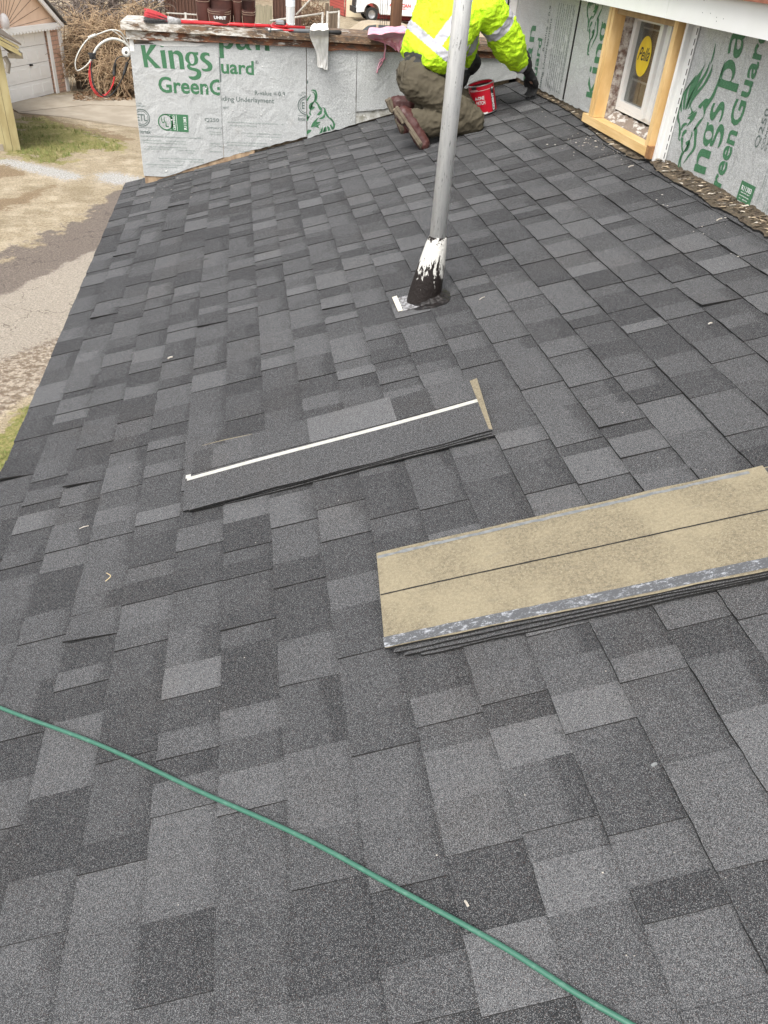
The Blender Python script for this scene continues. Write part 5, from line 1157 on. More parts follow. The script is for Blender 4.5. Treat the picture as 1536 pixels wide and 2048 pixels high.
def ground_mat():
    m, t, b = new_mat('yard_ground'); p = geo(t)
    def att(nm):
        a = nd(t, 'ShaderNodeAttribute', attribute_name=nm); s_ = nd(t, 'ShaderNodeSeparateColor'); t.links.new(a.outputs['Color'], s_.inputs[0]); return s_.outputs
    A, B = att('cover'), att('cover2')
    nz = noi(t, p, 2.6, 5, .65); nf = noi(t, p, 18, 4, .7); nff = noi(t, p, 60, 3, .7)
    fine_ = noi(t, p, 130, 2, .8)
    def thr(w, k=.55, n=None): return ramp(t, mathn(t, 'ADD', w, mathn(t, 'MULTIPLY', mathn(t, 'SUBTRACT', n or nz, .5), k * 1.5)), .42, .58)
    dirt = mix(t, ramp(t, nf, .35, .65), (.34, .285, .20), (.25, .20, .13)); dirt = mix(t, ramp(t, nz, .45, .65), dirt, (.39, .33, .24)); dirt = mix(t, ramp(t, nff, .6, .75), dirt, (.44, .40, .33))
    dirt = mix(t, mathn(t, 'MULTIPLY', ramp(t, noi(t, p, 1.1, 4, .6), .52, .66), .4), dirt, (.15, .115, .065))
    grass = mix(t, ramp(t, nf, .35, .6), (.13, .145, .04), (.24, .21, .085)); grass = mix(t, ramp(t, nz, .5, .7), grass, (.33, .27, .15)); grass = mix(t, ramp(t, nff, .58, .7), grass, (.085, .12, .035))
    soilc = mix(t, ramp(t, nff, .4, .6), (.16, .12, .075), (.26, .19, .12)); grav = mix(t, ramp(t, nff, .4, .6), (.24, .23, .21), (.46, .45, .43))
    asp = mix(t, ramp(t, nff, .4, .65), (.13, .105, .088), (.19, .16, .135)); asl = mix(t, ramp(t, nff, .4, .65), (.27, .235, .19), (.345, .305, .255))
    cr = nd(t, 'ShaderNodeTexVoronoi', feature='DISTANCE_TO_EDGE', Scale=1.1)
    wv = t.nodes.new('ShaderNodeVectorMath'); wv.operation = 'ADD'; t.links.new(p, wv.inputs[0]); nc = nd(t, 'ShaderNodeTexNoise', Scale=2.0, Detail=4.0); t.links.new(p, nc.inputs['Vector']); t.links.new(vscale(t, nc.outputs['Color'], (.9, .9, .9)), wv.inputs[1]); t.links.new(wv.outputs[0], cr.inputs['Vector'])
    crack = mathn(t, 'MULTIPLY', mathn(t, 'MULTIPLY', mathn(t, 'LESS_THAN', cr.outputs['Distance'], mathn(t, 'MULTIPLY', nf, .016)), ramp(t, noi(t, p, .9, 2), .42, .55)), .6); asl = mix(t, crack, asl, (.08, .065, .05)); asp = mix(t, crack, asp, (.07, .06, .05))
    rg = mix(t, ramp(t, noi(t, p, 11, 5, .75), .42, .6), (.13, .095, .07), (.36, .31, .25))
    col = mix(t, thr(B[2], 1.0), dirt, soilc); col = mix(t, thr(A[1], 1.3), col, grass); col = mix(t, thr(B[0], 1.1, nf), col, grav)
    col = mix(t, thr(A[0], 1.2), col, asp); col = mix(t, thr(A[2], .45), col, asl); col = mix(t, mathn(t, 'MULTIPLY', thr(B[1], .5, nf), .85), col, rg)
    gm_ = mathn(t, 'ADD', mathn(t, 'MULTIPLY', ramp(t, mathn(t, 'ADD', mathn(t, 'MULTIPLY', fine_, .5), mathn(t, 'MULTIPLY', noi(t, p, 34, 3, .8), .5)), .36, .64, False), .75), .62)
    col = mix(t, 1.0, col, nd(t, 'ShaderNodeCombineColor', Red=gm_, Green=gm_, Blue=gm_).outputs[0], 'MULTIPLY')
    t.links.new(col, b.inputs['Base Color']); b.inputs['Roughness'].default_value = .95; b.inputs['Specular IOR Level'].default_value = .2
    bump(t, b, nf, .8, .04); return m
me = bpy.data.meshes.new('ground'); V = np.stack([GXm, GYm, G + .004 + .02 * np.sin(GXm * 2.1) * np.sin(GYm * 1.7)], -1).reshape(-1, 3)
Fg = [(j * nx_ + i, j * nx_ + i + 1, (j + 1) * nx_ + i + 1, (j + 1) * nx_ + i) for j in range(ny_ - 1) for i in range(nx_ - 1)]
BV = [(-400, -60, G - .03), (400, -60, G - .03), (400, 700, G - .03), (-400, 700, G - .03)]; nb_ = len(V)
me.from_pydata(V.tolist() + BV, [], Fg + [(nb_, nb_ + 1, nb_ + 2, nb_ + 3)])
# keep grass under the near right part of the yard's own edge colours
for nm, ch in (('cover', (w_as * (1 - w_gr * (GYm < 9)), w_gr, w_al * (1 - wgt(grassN, .3)))), ('cover2', (w_gv, w_ro * (1 - wgt(grassN, .3)), w_so))):
    at = me.color_attributes.new(nm, 'FLOAT_COLOR', 'POINT'); arr = np.zeros((nb_ + 4, 4), 'f'); arr[:nb_, 0] = ch[0].ravel(); arr[:nb_, 1] = ch[1].ravel(); arr[:nb_, 2] = ch[2].ravel(); arr[:, 3] = 1; at.data.foreach_set('color', arr.ravel())
me.materials.append(ground_mat()); me.update(); gr_ = link('ground', me); tag(gr_, kind='structure')
# grass tufts
mb = MB(); rg_ = random.Random(31); MGRASS = M('grass_blade', (.12, .17, .04), (.25, .23, .09), 3, .8, 0)
def inpoly(x, y, P):
    r = False
    for i in range(len(P)):
        a, b_ = P[i], P[(i + 1) % len(P)]
        if (a[1] > y) != (b_[1] > y) and x < (b_[0] - a[0]) * (y - a[1]) / (b_[1] - a[1]) + a[0]: r = not r
    return r
cnt = 0
while cnt < 7000:
    if cnt < 3500: x, y = rg_.uniform(-4.5, -2.0), rg_.uniform(4.5, 9.5); P_ = grassN; h_ = .05
    else: x, y = rg_.uniform(-6.5, -2.6), rg_.uniform(16.5, 24); P_ = grassF; h_ = .07
    cnt += 1
    if not inpoly(x, y, P_) or noise.noise(Vector((x * 1.3, y * 1.3, 2))) < -.12: continue
    for k in range(3):
        a = rg_.uniform(0, 6.28); w = .006; d = Vector((math.cos(a), math.sin(a), 0)); q = Vector((x, y, G + .01)) + d * .02; tip = q + d * rg_.uniform(.01, .05) + Vector((0, 0, h_ * rg_.uniform(.5, 1.5)))
        mb.face([q + Vector((-d.y, d.x, 0)) * w, q - Vector((-d.y, d.x, 0)) * w, tip])
tag(mb.build('grass', MGRASS), 'patchy short grass in the yard beside the driveway', 'grass', kind='stuff')
# concrete apron before the white garage
MCON = M('old_concrete', (.36, .315, .25), (.28, .24, .185), 1.6, .9, .3, 30)
def slab(name, px, z, m, th=.1):
    mb = MB(); q = [Vector((*p_, G + z)) for p_ in px]; mb.prism(q, (0, 0, -th)); o = mb.build(name, m, recalc=True); tag(o, kind='structure'); return o
apx = lambda L: [tuple(onz(x / 3.84, y / 3.84, G).xy) for x, y in L]
slab('concrete_apron', apx([(140, 870), (20, 800), (330, 750), (520, 735), (1200, 780), (1200, 830), (700, 812)]), .035, MCON)
slab('concrete_apron', apx([(140, 873), (690, 815), (1200, 835), (1200, 1010), (870, 960), (500, 905)]), .030, MCON)
# leaf litter at the fence foot
mb = MB()
for i in range(900):
    p_ = onz(rg_.uniform(565, 1010) / 3.84, rg_.uniform(700, 772) / 3.84, G + .04); a = rg_.uniform(0, 6.28); d = Vector((math.cos(a), math.sin(a), rg_.uniform(-.3, .5))) * .05; e = Vector((-d.y, d.x, .01)) * .6; mb.face([p_ - d, p_ + e, p_ + d, p_ - e])
tag(mb.build('leaf_litter', M('dry_leaves', (.26, .16, .09), (.14, .09, .05), 15)), 'brown dry leaves along the foot of the wooden fence', 'leaves', kind='stuff')

# ================================================================ white-doored garage
g0 = Vector((-5.23, 27.74, G)); gd = Vector((-.98, -2.43, 0)).normalized(); gn = Vector((gd.y, -gd.x, 0)); gn = -gn if gn.x < 0 else gn
def gp(px, py, off=0.0): return onplane(px, py, g0 + gn * off, gn)
def gq(a, z, off=0.0): return g0 + gd * a + gn * off + Vector((0, 0, z))
def ga(px, py):
    q = gp(px, py); return (q - g0).dot(gd), q.z - G
zE = ga(120, 47)[1]; aR_, aDr, aDl = ga(137, 160)[0], ga(120, 150)[0], 3.1
gar = thing('garage', g0 + gd * 2.2, 'white-doored garage with a peach boarded gable and scalloped white trim', 'garage')
MBRK, t, b = new_mat('pink_brick'); br_ = nd(t, 'ShaderNodeTexBrick', Scale=1.0, **{'Color1': (.62, .38, .28, 1), 'Color2': (.70, .46, .34, 1), 'Mortar': (.40, .28, .22, 1), 'Mortar Size': .012, 'Brick Width': .3, 'Row Height': .11})
sx = nd(t, 'ShaderNodeSeparateXYZ'); t.links.new(geo(t), sx.inputs[0]); cb = nd(t, 'ShaderNodeCombineXYZ'); t.links.new(mathn(t, 'ADD', sx.outputs[0], sx.outputs[1]), cb.inputs[0]); t.links.new(sx.outputs[2], cb.inputs[1]); t.links.new(cb.outputs[0], br_.inputs['Vector']); t.links.new(br_.outputs[0], b.inputs['Base Color']); b.inputs['Roughness'].default_value = .85
def wallbox(mb, a0, a1, z0, z1, o0, o1): mb.hexa([gq(a0, z0, o0), gq(a1, z0, o0), gq(a1, z0, o1), gq(a0, z0, o1), gq(a0, z1, o0), gq(a1, z1, o0), gq(a1, z1, o1), gq(a0, z1, o1)])
mb = MB(); wallbox(mb, 0, .58, 0, zE, -.15, 0); wallbox(mb, 3.35, 4.6, 0, zE, -.15, 0); wallbox(mb, 0, 4.6, 0, zE, -6, -5.85); wallbox(mb, 0, .15, 0, zE, -5.85, -.15); wallbox(mb, 4.45, 4.6, 0, zE, -5.85, -.15); mb.build('wall', MBRK, gar, recalc=True)
MGW = M('white_garage_paint', (.93, .92, .89), (.90, .89, .85), 2, .5, .05)
gdr = MB(); dl, dr_ = .64, 3.25
for k in range(4):
    z0q = .02 + k * (zE - .05) / 4; z1q = z0q + (zE - .05) / 4 - .012; wallbox(gdr, dr_, dl, z0q, z1q, -.11, -.07)
    for j in range(5): a = dl + .10 + j * .52; wallbox(gdr, a + .40, a, z0q + .09, z1q - .09, -.07, -.058)
gdo = gdr.build('door', MGW, gar, recalc=True)
mb = MB(); wallbox(mb, 1.62, 1.50, .82, .86, -.058, -.02); mb.build('handle', MBLACK, gdo, recalc=True)
for q_ in ((.64, .50, 0, zE, 0, .03), (3.35, 3.25, 0, zE, -.1, .03), (.09, -.04, 0, zE, .002, .05)): mb = MB(); wallbox(mb, *q_); mb.build('trim', MGW, gar, recalc=True)
mb = MB(); wallbox(mb, dr_, dl, 0, .02, -.11, -.06); mb.build('door_seal', MBLACK, gar, recalc=True)
# gable: boards fanning out from the lamp over the door
ap_a = 2.45; rise = 1.75
MPEA = M('peach_boards', (.86, .63, .46), (.80, .57, .41), 3, .7, .1)
mb = MB(); mb.prism([gq(-.05, zE, .0), gq(4.65, zE, .0), gq(ap_a, zE + rise, .0)], -gn * .1); mb.build('gable', MPEA, gar, recalc=True)
mb = MB(); lmp = ga(6, 50)[0]; fo = (lmp, zE + .02)
for k in range(19):
    an = math.radians(4 + k * 9.6); d = Vector((-math.cos(an), math.sin(an)))
    L = .3
    while True:
        x, z = fo[0] + d.x * L, fo[1] + d.y * L
        hmax = rise * (1 - abs(x - ap_a) / 2.35)
        if z - zE > min(hmax - .08, 1.12) or L > 2.4: break
        L += .05
    p0, p1 = gq(fo[0] + d.x * .28, fo[1] + d.y * .28, .004), gq(fo[0] + d.x * L, fo[1] + d.y * L, .004); mb.tube([p0, p1], .005, 4)
mb.tube([gq(.9, zE + 1.13, .004), gq(3.7, zE + 1.13, .004)], .016, 4); mb.build('board_joints', M('brown_joint', (.22, .13, .09)), gar)
mb = MB(); wallbox(mb, 4.8, -.12, zE - .06, zE + .05, .005, .12)
for k in range(34): a = -.05 + k * .145; q = gq(a, zE - .06, .11); mb.tube([q - gn * .02, q + gn * .012], .062, 10)
mb.build('scalloped_trim', MGW, gar, recalc=False)
mb = MB()
for s_ in (-1, 1):
    e = gq(ap_a - s_ * 2.55, zE - .03, .16) ; a_ = gq(ap_a, zE + rise + .14, .16); mb.prism([e, a_, a_ - Vector((0, 0, .16)), e + gd * s_ * .1 - Vector((0, 0, .05))], -gn * .06)
mb.build('rake_board', MGW, gar, recalc=True)
mb = MB()
for s_ in (-1, 1):
    e = gq(ap_a - s_ * 2.65, zE - .03, .20); a_ = gq(ap_a, zE + rise + .20, .20); mb.hexa([e, a_, a_ - gn * 6.5, e - gn * 6.5, e + Vector((0, 0, .05)), a_ + Vector((0, 0, .05)), a_ - gn * 6.5 + Vector((0, 0, .05)), e - gn * 6.5 + Vector((0, 0, .05))])
mb.build('roof', M('grey_shingles', (.10, .095, .09), (.15, .14, .13), 12), gar, recalc=True)
mb = MB(); mb.ball(gq(lmp, zE + .20, .06), (.12, .17, .20), 18); mb.build('wall_lamp', M('lamp_glass', (.8, .78, .76), (.7, .66, .66), 6, .4, 0), gar, smooth=True)

# yellow shed corner at the left edge
sq = onz(42, 302, G); she = thing('shed', sq, 'yellow-trimmed shed cut by the left edge of the picture, gutter end sticking out', 'shed')
MYEL = M('yellow_trim', (.42, .36, .19), (.33, .27, .13), 5, .7, .15, stretch=(1, 1, .3)); MOLV = M('olive_wall', (.21, .185, .13), (.17, .15, .10), 4)
Ycol = sq.y; zc_ = lambda px, py: onY(px, py, Ycol)
tl, tr_ = zc_(8, 96), zc_(20, 105)
top = tr_.z + .12
xr = sq.x
mb = MB()
for a, b_ in ((0, .16), (.168, .30), (.306, .42)): mb.box((xr - b_, Ycol, G), (xr - a, Ycol + .05, top))
mb.box((xr - .05, Ycol + .05, G), (xr, Ycol + .30, top)); mb.build('corner_board', MYEL, she)
mb = MB(); mb.box((xr - 3.5, Ycol + .02, G + .05), (xr - .42, Ycol + .12, top)); mb.box((xr - .12, Ycol + .3, G + .05), (xr - .04, Ycol + 4, top)); mb.box((xr - 3.5, Ycol + 3.9, G), (xr - .12, Ycol + 4, top)); mb.build('wall', MOLV, she)
mb = MB(); mb.box((xr - 3.5, Ycol - .02, G - .02), (xr - .35, Ycol + .02, G + .16)); mb.build('footing', MCON, she)
mb = MB(); r0, r1 = zc_(-60, 50), zc_(36, 103)
for dz, ex in ((0, 0), (.065, -.04), (.13, -.02)):
    mb.hexa([(r0.x, Ycol - .35, r0.z - .06 + dz), (r1.x + ex, Ycol - .35, r1.z - .06 + dz), (r1.x + ex, Ycol - .28, r1.z - .06 + dz), (r0.x, Ycol - .28, r0.z - .06 + dz), (r0.x, Ycol - .35, r0.z - .005 + dz), (r1.x + ex, Ycol - .35, r1.z - .005 + dz), (r1.x + ex, Ycol - .28, r1.z - .005 + dz), (r0.x, Ycol - .28, r0.z - .005 + dz)])
mb.build('rake_board', MYEL, she)
mb = MB(); mb.hexa([(r0.x, Ycol - .38, r0.z + .14), (r1.x + .03, Ycol - .38, r1.z + .14), (r1.x + .03, Ycol + 4.2, r1.z + .14), (r0.x, Ycol + 4.2, r0.z + .14), (r0.x, Ycol - .38, r0.z + .17), (r1.x + .03, Ycol - .38, r1.z + .17), (r1.x + .03, Ycol + 4.2, r1.z + .17), (r0.x, Ycol + 4.2, r0.z + .17)]); mb.build('roof', M('brown_shingles', (.10, .08, .06), (.14, .11, .08), 12), she)
g_a, g_b = zc_(13, 112), zc_(40, 112)
mb = MB(); mb.box((g_b.x - .13, Ycol - .22, g_b.z - .04), (g_b.x + .02, Ycol + 4.2, g_b.z + .07)); mb.box((g_a.x, Ycol - .22, g_a.z - .02), (g_b.x - .12, Ycol - .17, g_b.z + .06)); mb.build('gutter', M('brown_gutter', (.33, .29, .22), (.25, .21, .15), 5, .5), she)
mb = MB(); mb.tube([(xr + .04, Ycol - .04, top - .2), (xr + .09, Ycol - .04, top - .33), (xr + .03, Ycol - .04, top - .5)], .05, 8); mb.build('downspout', M('grey_spout', (.28, .25, .21)), she)

she.rotation_euler.z = math.radians(21)
# wooden fence behind the driveway
fe = thing('wooden_fence', (-4.2, 27.6, G), 'weathered board fence beside the white garage, overgrown by bare brown vines', 'fence')
MFEN = M('weathered_fence', (.165, .125, .09), (.085, .062, .045), 5, .95, .5, stretch=(4, 4, .25)); rfz = random.Random(6)
pa, pb = Vector((-5.05, 28.2, G)), Vector((-1.6, 27.4, G)); mb = MB(); L = (pb - pa).length; k = 0.0; dd = (pb - pa).normalized()
while k < L:
    w = .135; p_ = pa + dd * k; h_ = lerp(1.9, 1.25, min(1, k / 1.3)) + rfz.uniform(-.03, .03); ln = rfz.uniform(-.015, .015)
    mb.hexa([p_, p_ + dd * w, p_ + dd * w + Vector((0, .02, 0)), p_ + Vector((0, .02, 0)), p_ + Vector((ln, 0, h_)), p_ + dd * w + Vector((ln, 0, h_)), p_ + dd * w + Vector((ln, .02, h_)), p_ + Vector((ln, .02, h_))]); k += w + rfz.uniform(.008, .035)
mb.build('boards', MFEN, fe)
mb = MB()
for z in (.35, 1.05): mb.box((0, 0, 0), (0, 0, 0)) if False else mb.prism([pa + Vector((0, -.045, z)), pa + Vector((0, 0, z)), pa + Vector((0, 0, z + .09)), pa + Vector((0, -.045, z + .09))], pb - pa)
mb.build('rails', M('fence_rail', (.20, .16, .12), (.12, .09, .065), 6), fe)

# bare thickets
def thicket(name, label, cat, c0, size, n, m, grp, lean=(0, 0), hmin=.5, seed=1, rad=.008, droop=.6, stems=14):
    r = random.Random(seed); c0 = Vector(c0); o = thing(name, c0, label, cat, grp)
    mb = MB()
    for i in range(stems):
        a = c0 + Vector((r.uniform(-.5, .5) * size[0], r.uniform(-.5, .5) * size[1], 0)); p = [a]
        for k in range(5): p.append(p[-1] + Vector((r.gauss(0, .12), r.gauss(0, .12), size[2] * .17)))
        mb.tube(p, [rad * 3.2 * (1 - j * .15) for j in range(6)], 5, caps=False)
    mb.build('stems', m, o)
    mb = MB()
    for i in range(n):
        u, v = r.uniform(-.5, .5), r.uniform(-.5, .5); top = size[2] * (1 - 1.1 * (u * u * 1.6 + v * v)) * (.85 + .3 * noise.noise(Vector((u * 5 + seed, v * 5, 0))))
        a = c0 + Vector((u * size[0], v * size[1], r.uniform(hmin, 1) * max(top, .3))); an = r.uniform(0, 6.28); el = r.uniform(-.4, 1.0)
        d = Vector((math.cos(an) * math.cos(el) + lean[0], math.sin(an) * math.cos(el) + lean[1], math.sin(el))).normalized(); L = r.uniform(.25, .9); p = [a]
        for k in range(4): d = (d + Vector((r.gauss(0, .25), r.gauss(0, .25), r.gauss(0, .2) - droop * .3))).normalized(); q = p[-1] + d * L / 4; q.z = max(q.z, G + .02); p.append(q)
        mb.tube(p, [rad * .9, rad * .8, rad * .65, rad * .5, rad * .35], 3, caps=False)
    mb.build('twigs', m, o); return o
MVIN = M('tan_vine', (.44, .325, .20), (.28, .19, .12), 6, .9, 0); MVIN2 = M('grey_twig', (.22, .18, .155), (.13, .105, .09), 6, .9, 0); MVIN3 = M('rust_brown_twig', (.26, .16, .095), (.15, .095, .06), 6, .9, 0)
GV = 'bare bushes behind the fence and yard'
thicket('vine_thicket', 'tangled tan vines heaped over the wooden fence beside the garage', 'vines', (-4.3, 28.3, G), (2.0, 1.6, 2.4), 2600, MVIN, GV, seed=2, rad=.011, hmin=.35)
thicket('vine_thicket', 'tan bare bush rising behind the left end of the parapet', 'bush', (-3.0, 29.3, G), (2.2, 2, 2.5), 2600, MVIN, GV, seed=3, rad=.012, hmin=.3)
thicket('vine_thicket', 'thin tan vines sprawling down the fence behind the cable loops', 'vines', (-3.7, 27.2, G), (1.1, .5, 1.5), 420, MVIN, GV, seed=4, rad=.010, hmin=.3)
thicket('bare_bush', 'grey leafless bush above the garage roof slope, farther back', 'bush', (-7.0, 37, G), (5, 3, 4.0), 1500, MVIN2, GV, seed=5, rad=.018, hmin=.3)
thicket('bare_bush', 'grey brown leafless bush behind the tan vines, top left', 'bush', (-4.2, 36, G), (4, 3, 3.6), 1700, MVIN2, GV, seed=6, rad=.017, hmin=.3)
thicket('bare_bush', 'rust-brown bare bush behind the wire fence, right of the bottle', 'bush', (2.7, 36.5, G), (1.9, 1.6, 2.6), 1700, MVIN3, GV, seed=7, rad=.012, hmin=.2)
# brown corrugated fence, grey panel
MCOR = M('brown_corrugated', (.115, .058, .040), (.075, .040, .030), 3, .6, .1, stretch=(6, 1, .3))
def corr(name, label, x0, x1, Y, z1, m, cat, pitch=.12, amp=.02):
    o = thing(name, ((x0 + x1) / 2, Y, G), label, cat); mb = MB(); n = int((x1 - x0) / pitch * 4); prev = None
    for i in range(n + 1):
        x = lerp(x0, x1, i / n); y = Y + (amp if i % 4 in (1, 2) else -amp); cur = ((x, y, G), (x, y, z1))
        if prev: mb.face([prev[0], cur[0], cur[1], prev[1]]); mb.face([(q[0], q[1] + .012, q[2]) for q in (prev[0], prev[1], cur[1], cur[0])])
        prev = cur
    mb.build('sheet', m, o); mb = MB()
    for k in range(int((x1 - x0) / 2.4) + 1): mb.box((x0 + k * 2.4, Y + .04, G), (x0 + k * 2.4 + .1, Y + .14, z1 + .03))
    mb.build('posts', M('dark_post', (.06, .04, .03)), o); return o
corr('corrugated_fence', 'dark brown corrugated fence behind the broom and tool belt', onY(330, 20, 35).x, onY(508, 20, 35).x, 35.0, .0, MCOR, 'fence')
corr('corrugated_fence', 'dark brown corrugated fence behind the water bottle', onY(546, 20, 35).x, onY(603, 20, 35).x, 35.0, .0, MCOR, 'fence')
q0, q1 = onY(509, 9, 34.8), onY(545, 9, 34.8)
pn = thing('fence_panel', (q0.x, 34.8, G), 'short greyish green wooden panel between the tool belt and the bottle', 'fence'); mb = MB(); k = q0.x
while k < q1.x - .05: mb.box((k, 34.78, G), (k + .125, 34.81, q0.z + .02 * math.sin(k * 20))); k += .132
mb.build('boards', M('grey_green_boards', (.30, .27, .19), (.21, .19, .13), 5, .9, .3, stretch=(5, 5, .3)), pn)
# chain-link fence
wf = thing('wire_fence', (2.5, 30, G), 'grey chain-link fence with pale pipes behind the hammer and rag', 'fence'); MPIP = M('pale_pipe', (.48, .46, .42), (.36, .34, .3), 10)
P0, P1, P2, P3 = onY(540, 42, 30), onY(645, 27, 30), onY(655, 26, 30), onY(678, 24, 30)
mb = MB(); mb.tube([P0, P1], .03, 8); mb.tube([P2, P3], .028, 8); mb.tube([onY(592, 30, 30), onY(620, 0, 30), onY(628, -12, 30)], .03, 8); mb.tube([onY(333, 26, 30), onY(400, 30, 30), onY(470, 36, 30)], .022, 8); mb.build('rails', MPIP, wf, smooth=True)
for px, py in ((645, 27), (655, 25), (678, 24), (371, 28)): q = onY(px, py, 30); mb = MB(); mb.tube([(q.x, 30, G), (q.x, 30, q.z + .04)], .035, 8); mb.build('post', MPIP, wf, smooth=True)
mb = MB()
for a, b_ in ((P0, P1), (P2, P3), (onY(333, 27, 30), onY(470, 37, 30))):
    x = a.x - 1.8
    while x < b_.x:
        for s_ in (-1, 1):
            pts = []
            for z_ in (0, 1):
                pass
            zt_ = lambda x_: lerp(a.z, b_.z, max(0, min(1, (x_ - a.x) / (b_.x - a.x))))
            xa, xb = (x, x + 1.8) if s_ > 0 else (x + 1.8, x); za, zb_ = G + .05, G + 1.85; ta, tb_ = 0., 1.
            pa_, pb_ = Vector((xa, 30, za)), Vector((xb, 30, zb_)); seg = [lerp(pa_, pb_, i / 12) for i in range(13)]; seg = [s for s in seg if a.x <= s.x <= b_.x and s.z <= zt_(s.x)]
            if len(seg) > 1: mb.tube([seg[0], seg[-1]], .0045, 3, caps=False)
        x += .12
mb.build('mesh', M('fence_wire', (.26, .26, .25)), wf)
# grey boards beside the red garage
wp = thing('board_fence', (3.5, 33, G), 'short weathered fence boards in front of the red garage corner', 'fence'); mb = MB()
for px, pw, py in ((651, 7, 6), (667, 13, 16), (659, 8, 12)): q, q2 = onY(px, py, 33), onY(px + pw, py, 33); mb.box((q.x, 33, G), (q2.x, 33.03, q.z))
mb.build('boards', MFEN, wp)
# red garage
rg0 = onz(666, 41, G); rgar = thing('red_garage', (rg0.x + 4, 60, G), 'red clapboard garage with a cream door behind the white pickup', 'garage')
MRSD, t, b = new_mat('red_clapboard'); sx = nd(t, 'ShaderNodeSeparateXYZ'); t.links.new(geo(t), sx.inputs[0]); fr = mathn(t, 'FRACT', mathn(t, 'MULTIPLY', sx.outputs[2], 6.0)); t.links.new(mix(t, mathn(t, 'LESS_THAN', fr, .16), (.40, .075, .06), (.16, .03, .025)), b.inputs['Base Color']); b.inputs['Roughness'].default_value = .8
Yg = 60.5; X0 = onY(690, 20, Yg).x; X1_ = X0 + 7.5; XL = onY(668, 20, Yg + 1).x
mb = MB(); mb.box((X0 - .01, Yg, G), (X0 + .05, Yg + .1, 1.0)); mb.box((onY(736, 20, Yg).x, Yg, G), (X1_, Yg + .1, 1.0)); mb.box((X0, Yg, -.55), (X1_, Yg + .09, 1.0)); mb.prism([(X0 - .05, Yg + .12, G), (XL, Yg + 4, G), (XL, Yg + 4, 1.0), (X0 - .05, Yg + .12, 1.0)], (.0, .08, 0)); mb.box((X1_ - .1, Yg + .1, G), (X1_, Yg + 6, 1.0)); mb.build('wall', MRSD, rgar, recalc=True)
mb = MB(); mb.box((X0 + .05, Yg + .04, G), (onY(736, 20, Yg).x, Yg + .08, -.55)); mb.build('door', M('cream_door', (.68, .60, .44), (.60, .52, .38), 2), rgar)
mb = MB(); mb.hexa([(XL - .3, Yg - .3, 1.0), (X1_ + .3, Yg - .3, 1.0), (X1_ + .3, Yg + 6.3, 1.0), (XL - .3, Yg + 6.3, 1.0), (XL - .3, Yg + 2.8, 2.6), (X1_ + .3, Yg + 2.8, 2.6), (X1_ + .3, Yg + 3.2, 2.6), (XL - .3, Yg + 3.2, 2.6)]); mb.build('roof', MCOR, rgar)

# ---- vehicles
MTYRE = M('tyre', (.015, .015, .015), (.03, .03, .03), 30, .8); MRIM = M('rim', (.45, .45, .46), (.3, .3, .3), 8, .35, 0, metal=.6); MGLS = M('dark_glass', (.03, .035, .04), (.05, .055, .06), 3, .1, 0, spec=.8)
def car(name, label, loc, rz, prof, glass, Wd, mbody, wheels, wr, extra=None):
    """side outline (x forward-left negative) extruded to a width, greenhouse narrowed"""
    o = thing(name, loc, label, 'truck' if 'truck' in name else 'car'); T = Matrix.Rotation(rz, 4, 'Z') @ Matrix.Identity(4); L0 = Vector(loc)
    def P(x, y, z): return L0 + T @ Vector((x, y, z))
    zs = [p_[1] for p_ in prof]; zmax = max(zs); belt = .95
    def half(z): return Wd / 2 * (1 - .16 * max(0, (z - belt) / (zmax - belt))) if zmax > belt else Wd / 2
    bm_ = bmesh.new(); a = [bm_.verts.new(P(x, -half(z), z)) for x, z in prof]; b_ = [bm_.verts.new(P(x, half(z), z)) for x, z in prof]
    bm_.faces.new(a); bm_.faces.new(b_[::-1])
    for i in range(len(prof)): j = (i + 1) % len(prof); bm_.faces.new((a[i], b_[i], b_[j], a[j]))
    bmesh.ops.recalc_face_normals(bm_, faces=bm_.faces); bmesh.ops.translate(bm_, verts=bm_.verts, vec=-L0)
    me = bpy.data.meshes.new('body'); bm_.to_mesh(me); bm_.free(); me.materials.append(mbody); bo = link('body', me, o); md = bo.modifiers.new('b', 'BEVEL'); md.width = .05; md.segments = 3; bake(bo); bo.data.polygons.foreach_set('use_smooth', [False] * len(bo.data.polygons))
    for g in glass:
        for s_ in (-1, 1):
            mb = MB(); mb.face([P(x, s_ * (half(z) + .012), z) for x, z in (g if s_ < 0 else g[::-1])]); mb.build('window', MGLS, o)
    for wx_ in wheels:
        for s_ in (-1, 1):
            c_ = P(wx_, s_ * (Wd / 2 - .10), wr); T2 = Matrix.Translation(c_) @ T @ Matrix.Rotation(math.radians(90), 4, 'X')
            mb = MB(); mb.lathe([(wr * .6, -.11), (wr * .97, -.11), (wr, -.07), (wr, .07), (wr * .97, .11), (wr * .6, .11)], 28, T=T2); w = mb.build('wheel', MTYRE, o, smooth=False)
            mb = MB(); mb.lathe([(0, -.06), (wr * .2, -.06), (wr * .25, -.03), (wr * .55, -.05), (wr * .62, -.10), (wr * .62, .10), (wr * .5, .05), (0, .06)], 20, T=T2); mb.build('rim', MRIM, w, smooth=True)
    if extra: extra(o, P, half)
    return o
MWT = M('white_car_paint', (.78, .78, .78), (.74, .74, .74), 1, .25, 0); MBG = M('faded_beige_paint', (.42, .34, .24), (.34, .27, .18), 6, .5, .1)
def arch(cx_, wr_, z0, n=9): return [(cx_ + wr_ * math.cos(math.pi - math.pi * i / n), z0 + wr_ * math.sin(math.pi * i / n)) for i in range(n + 1)]
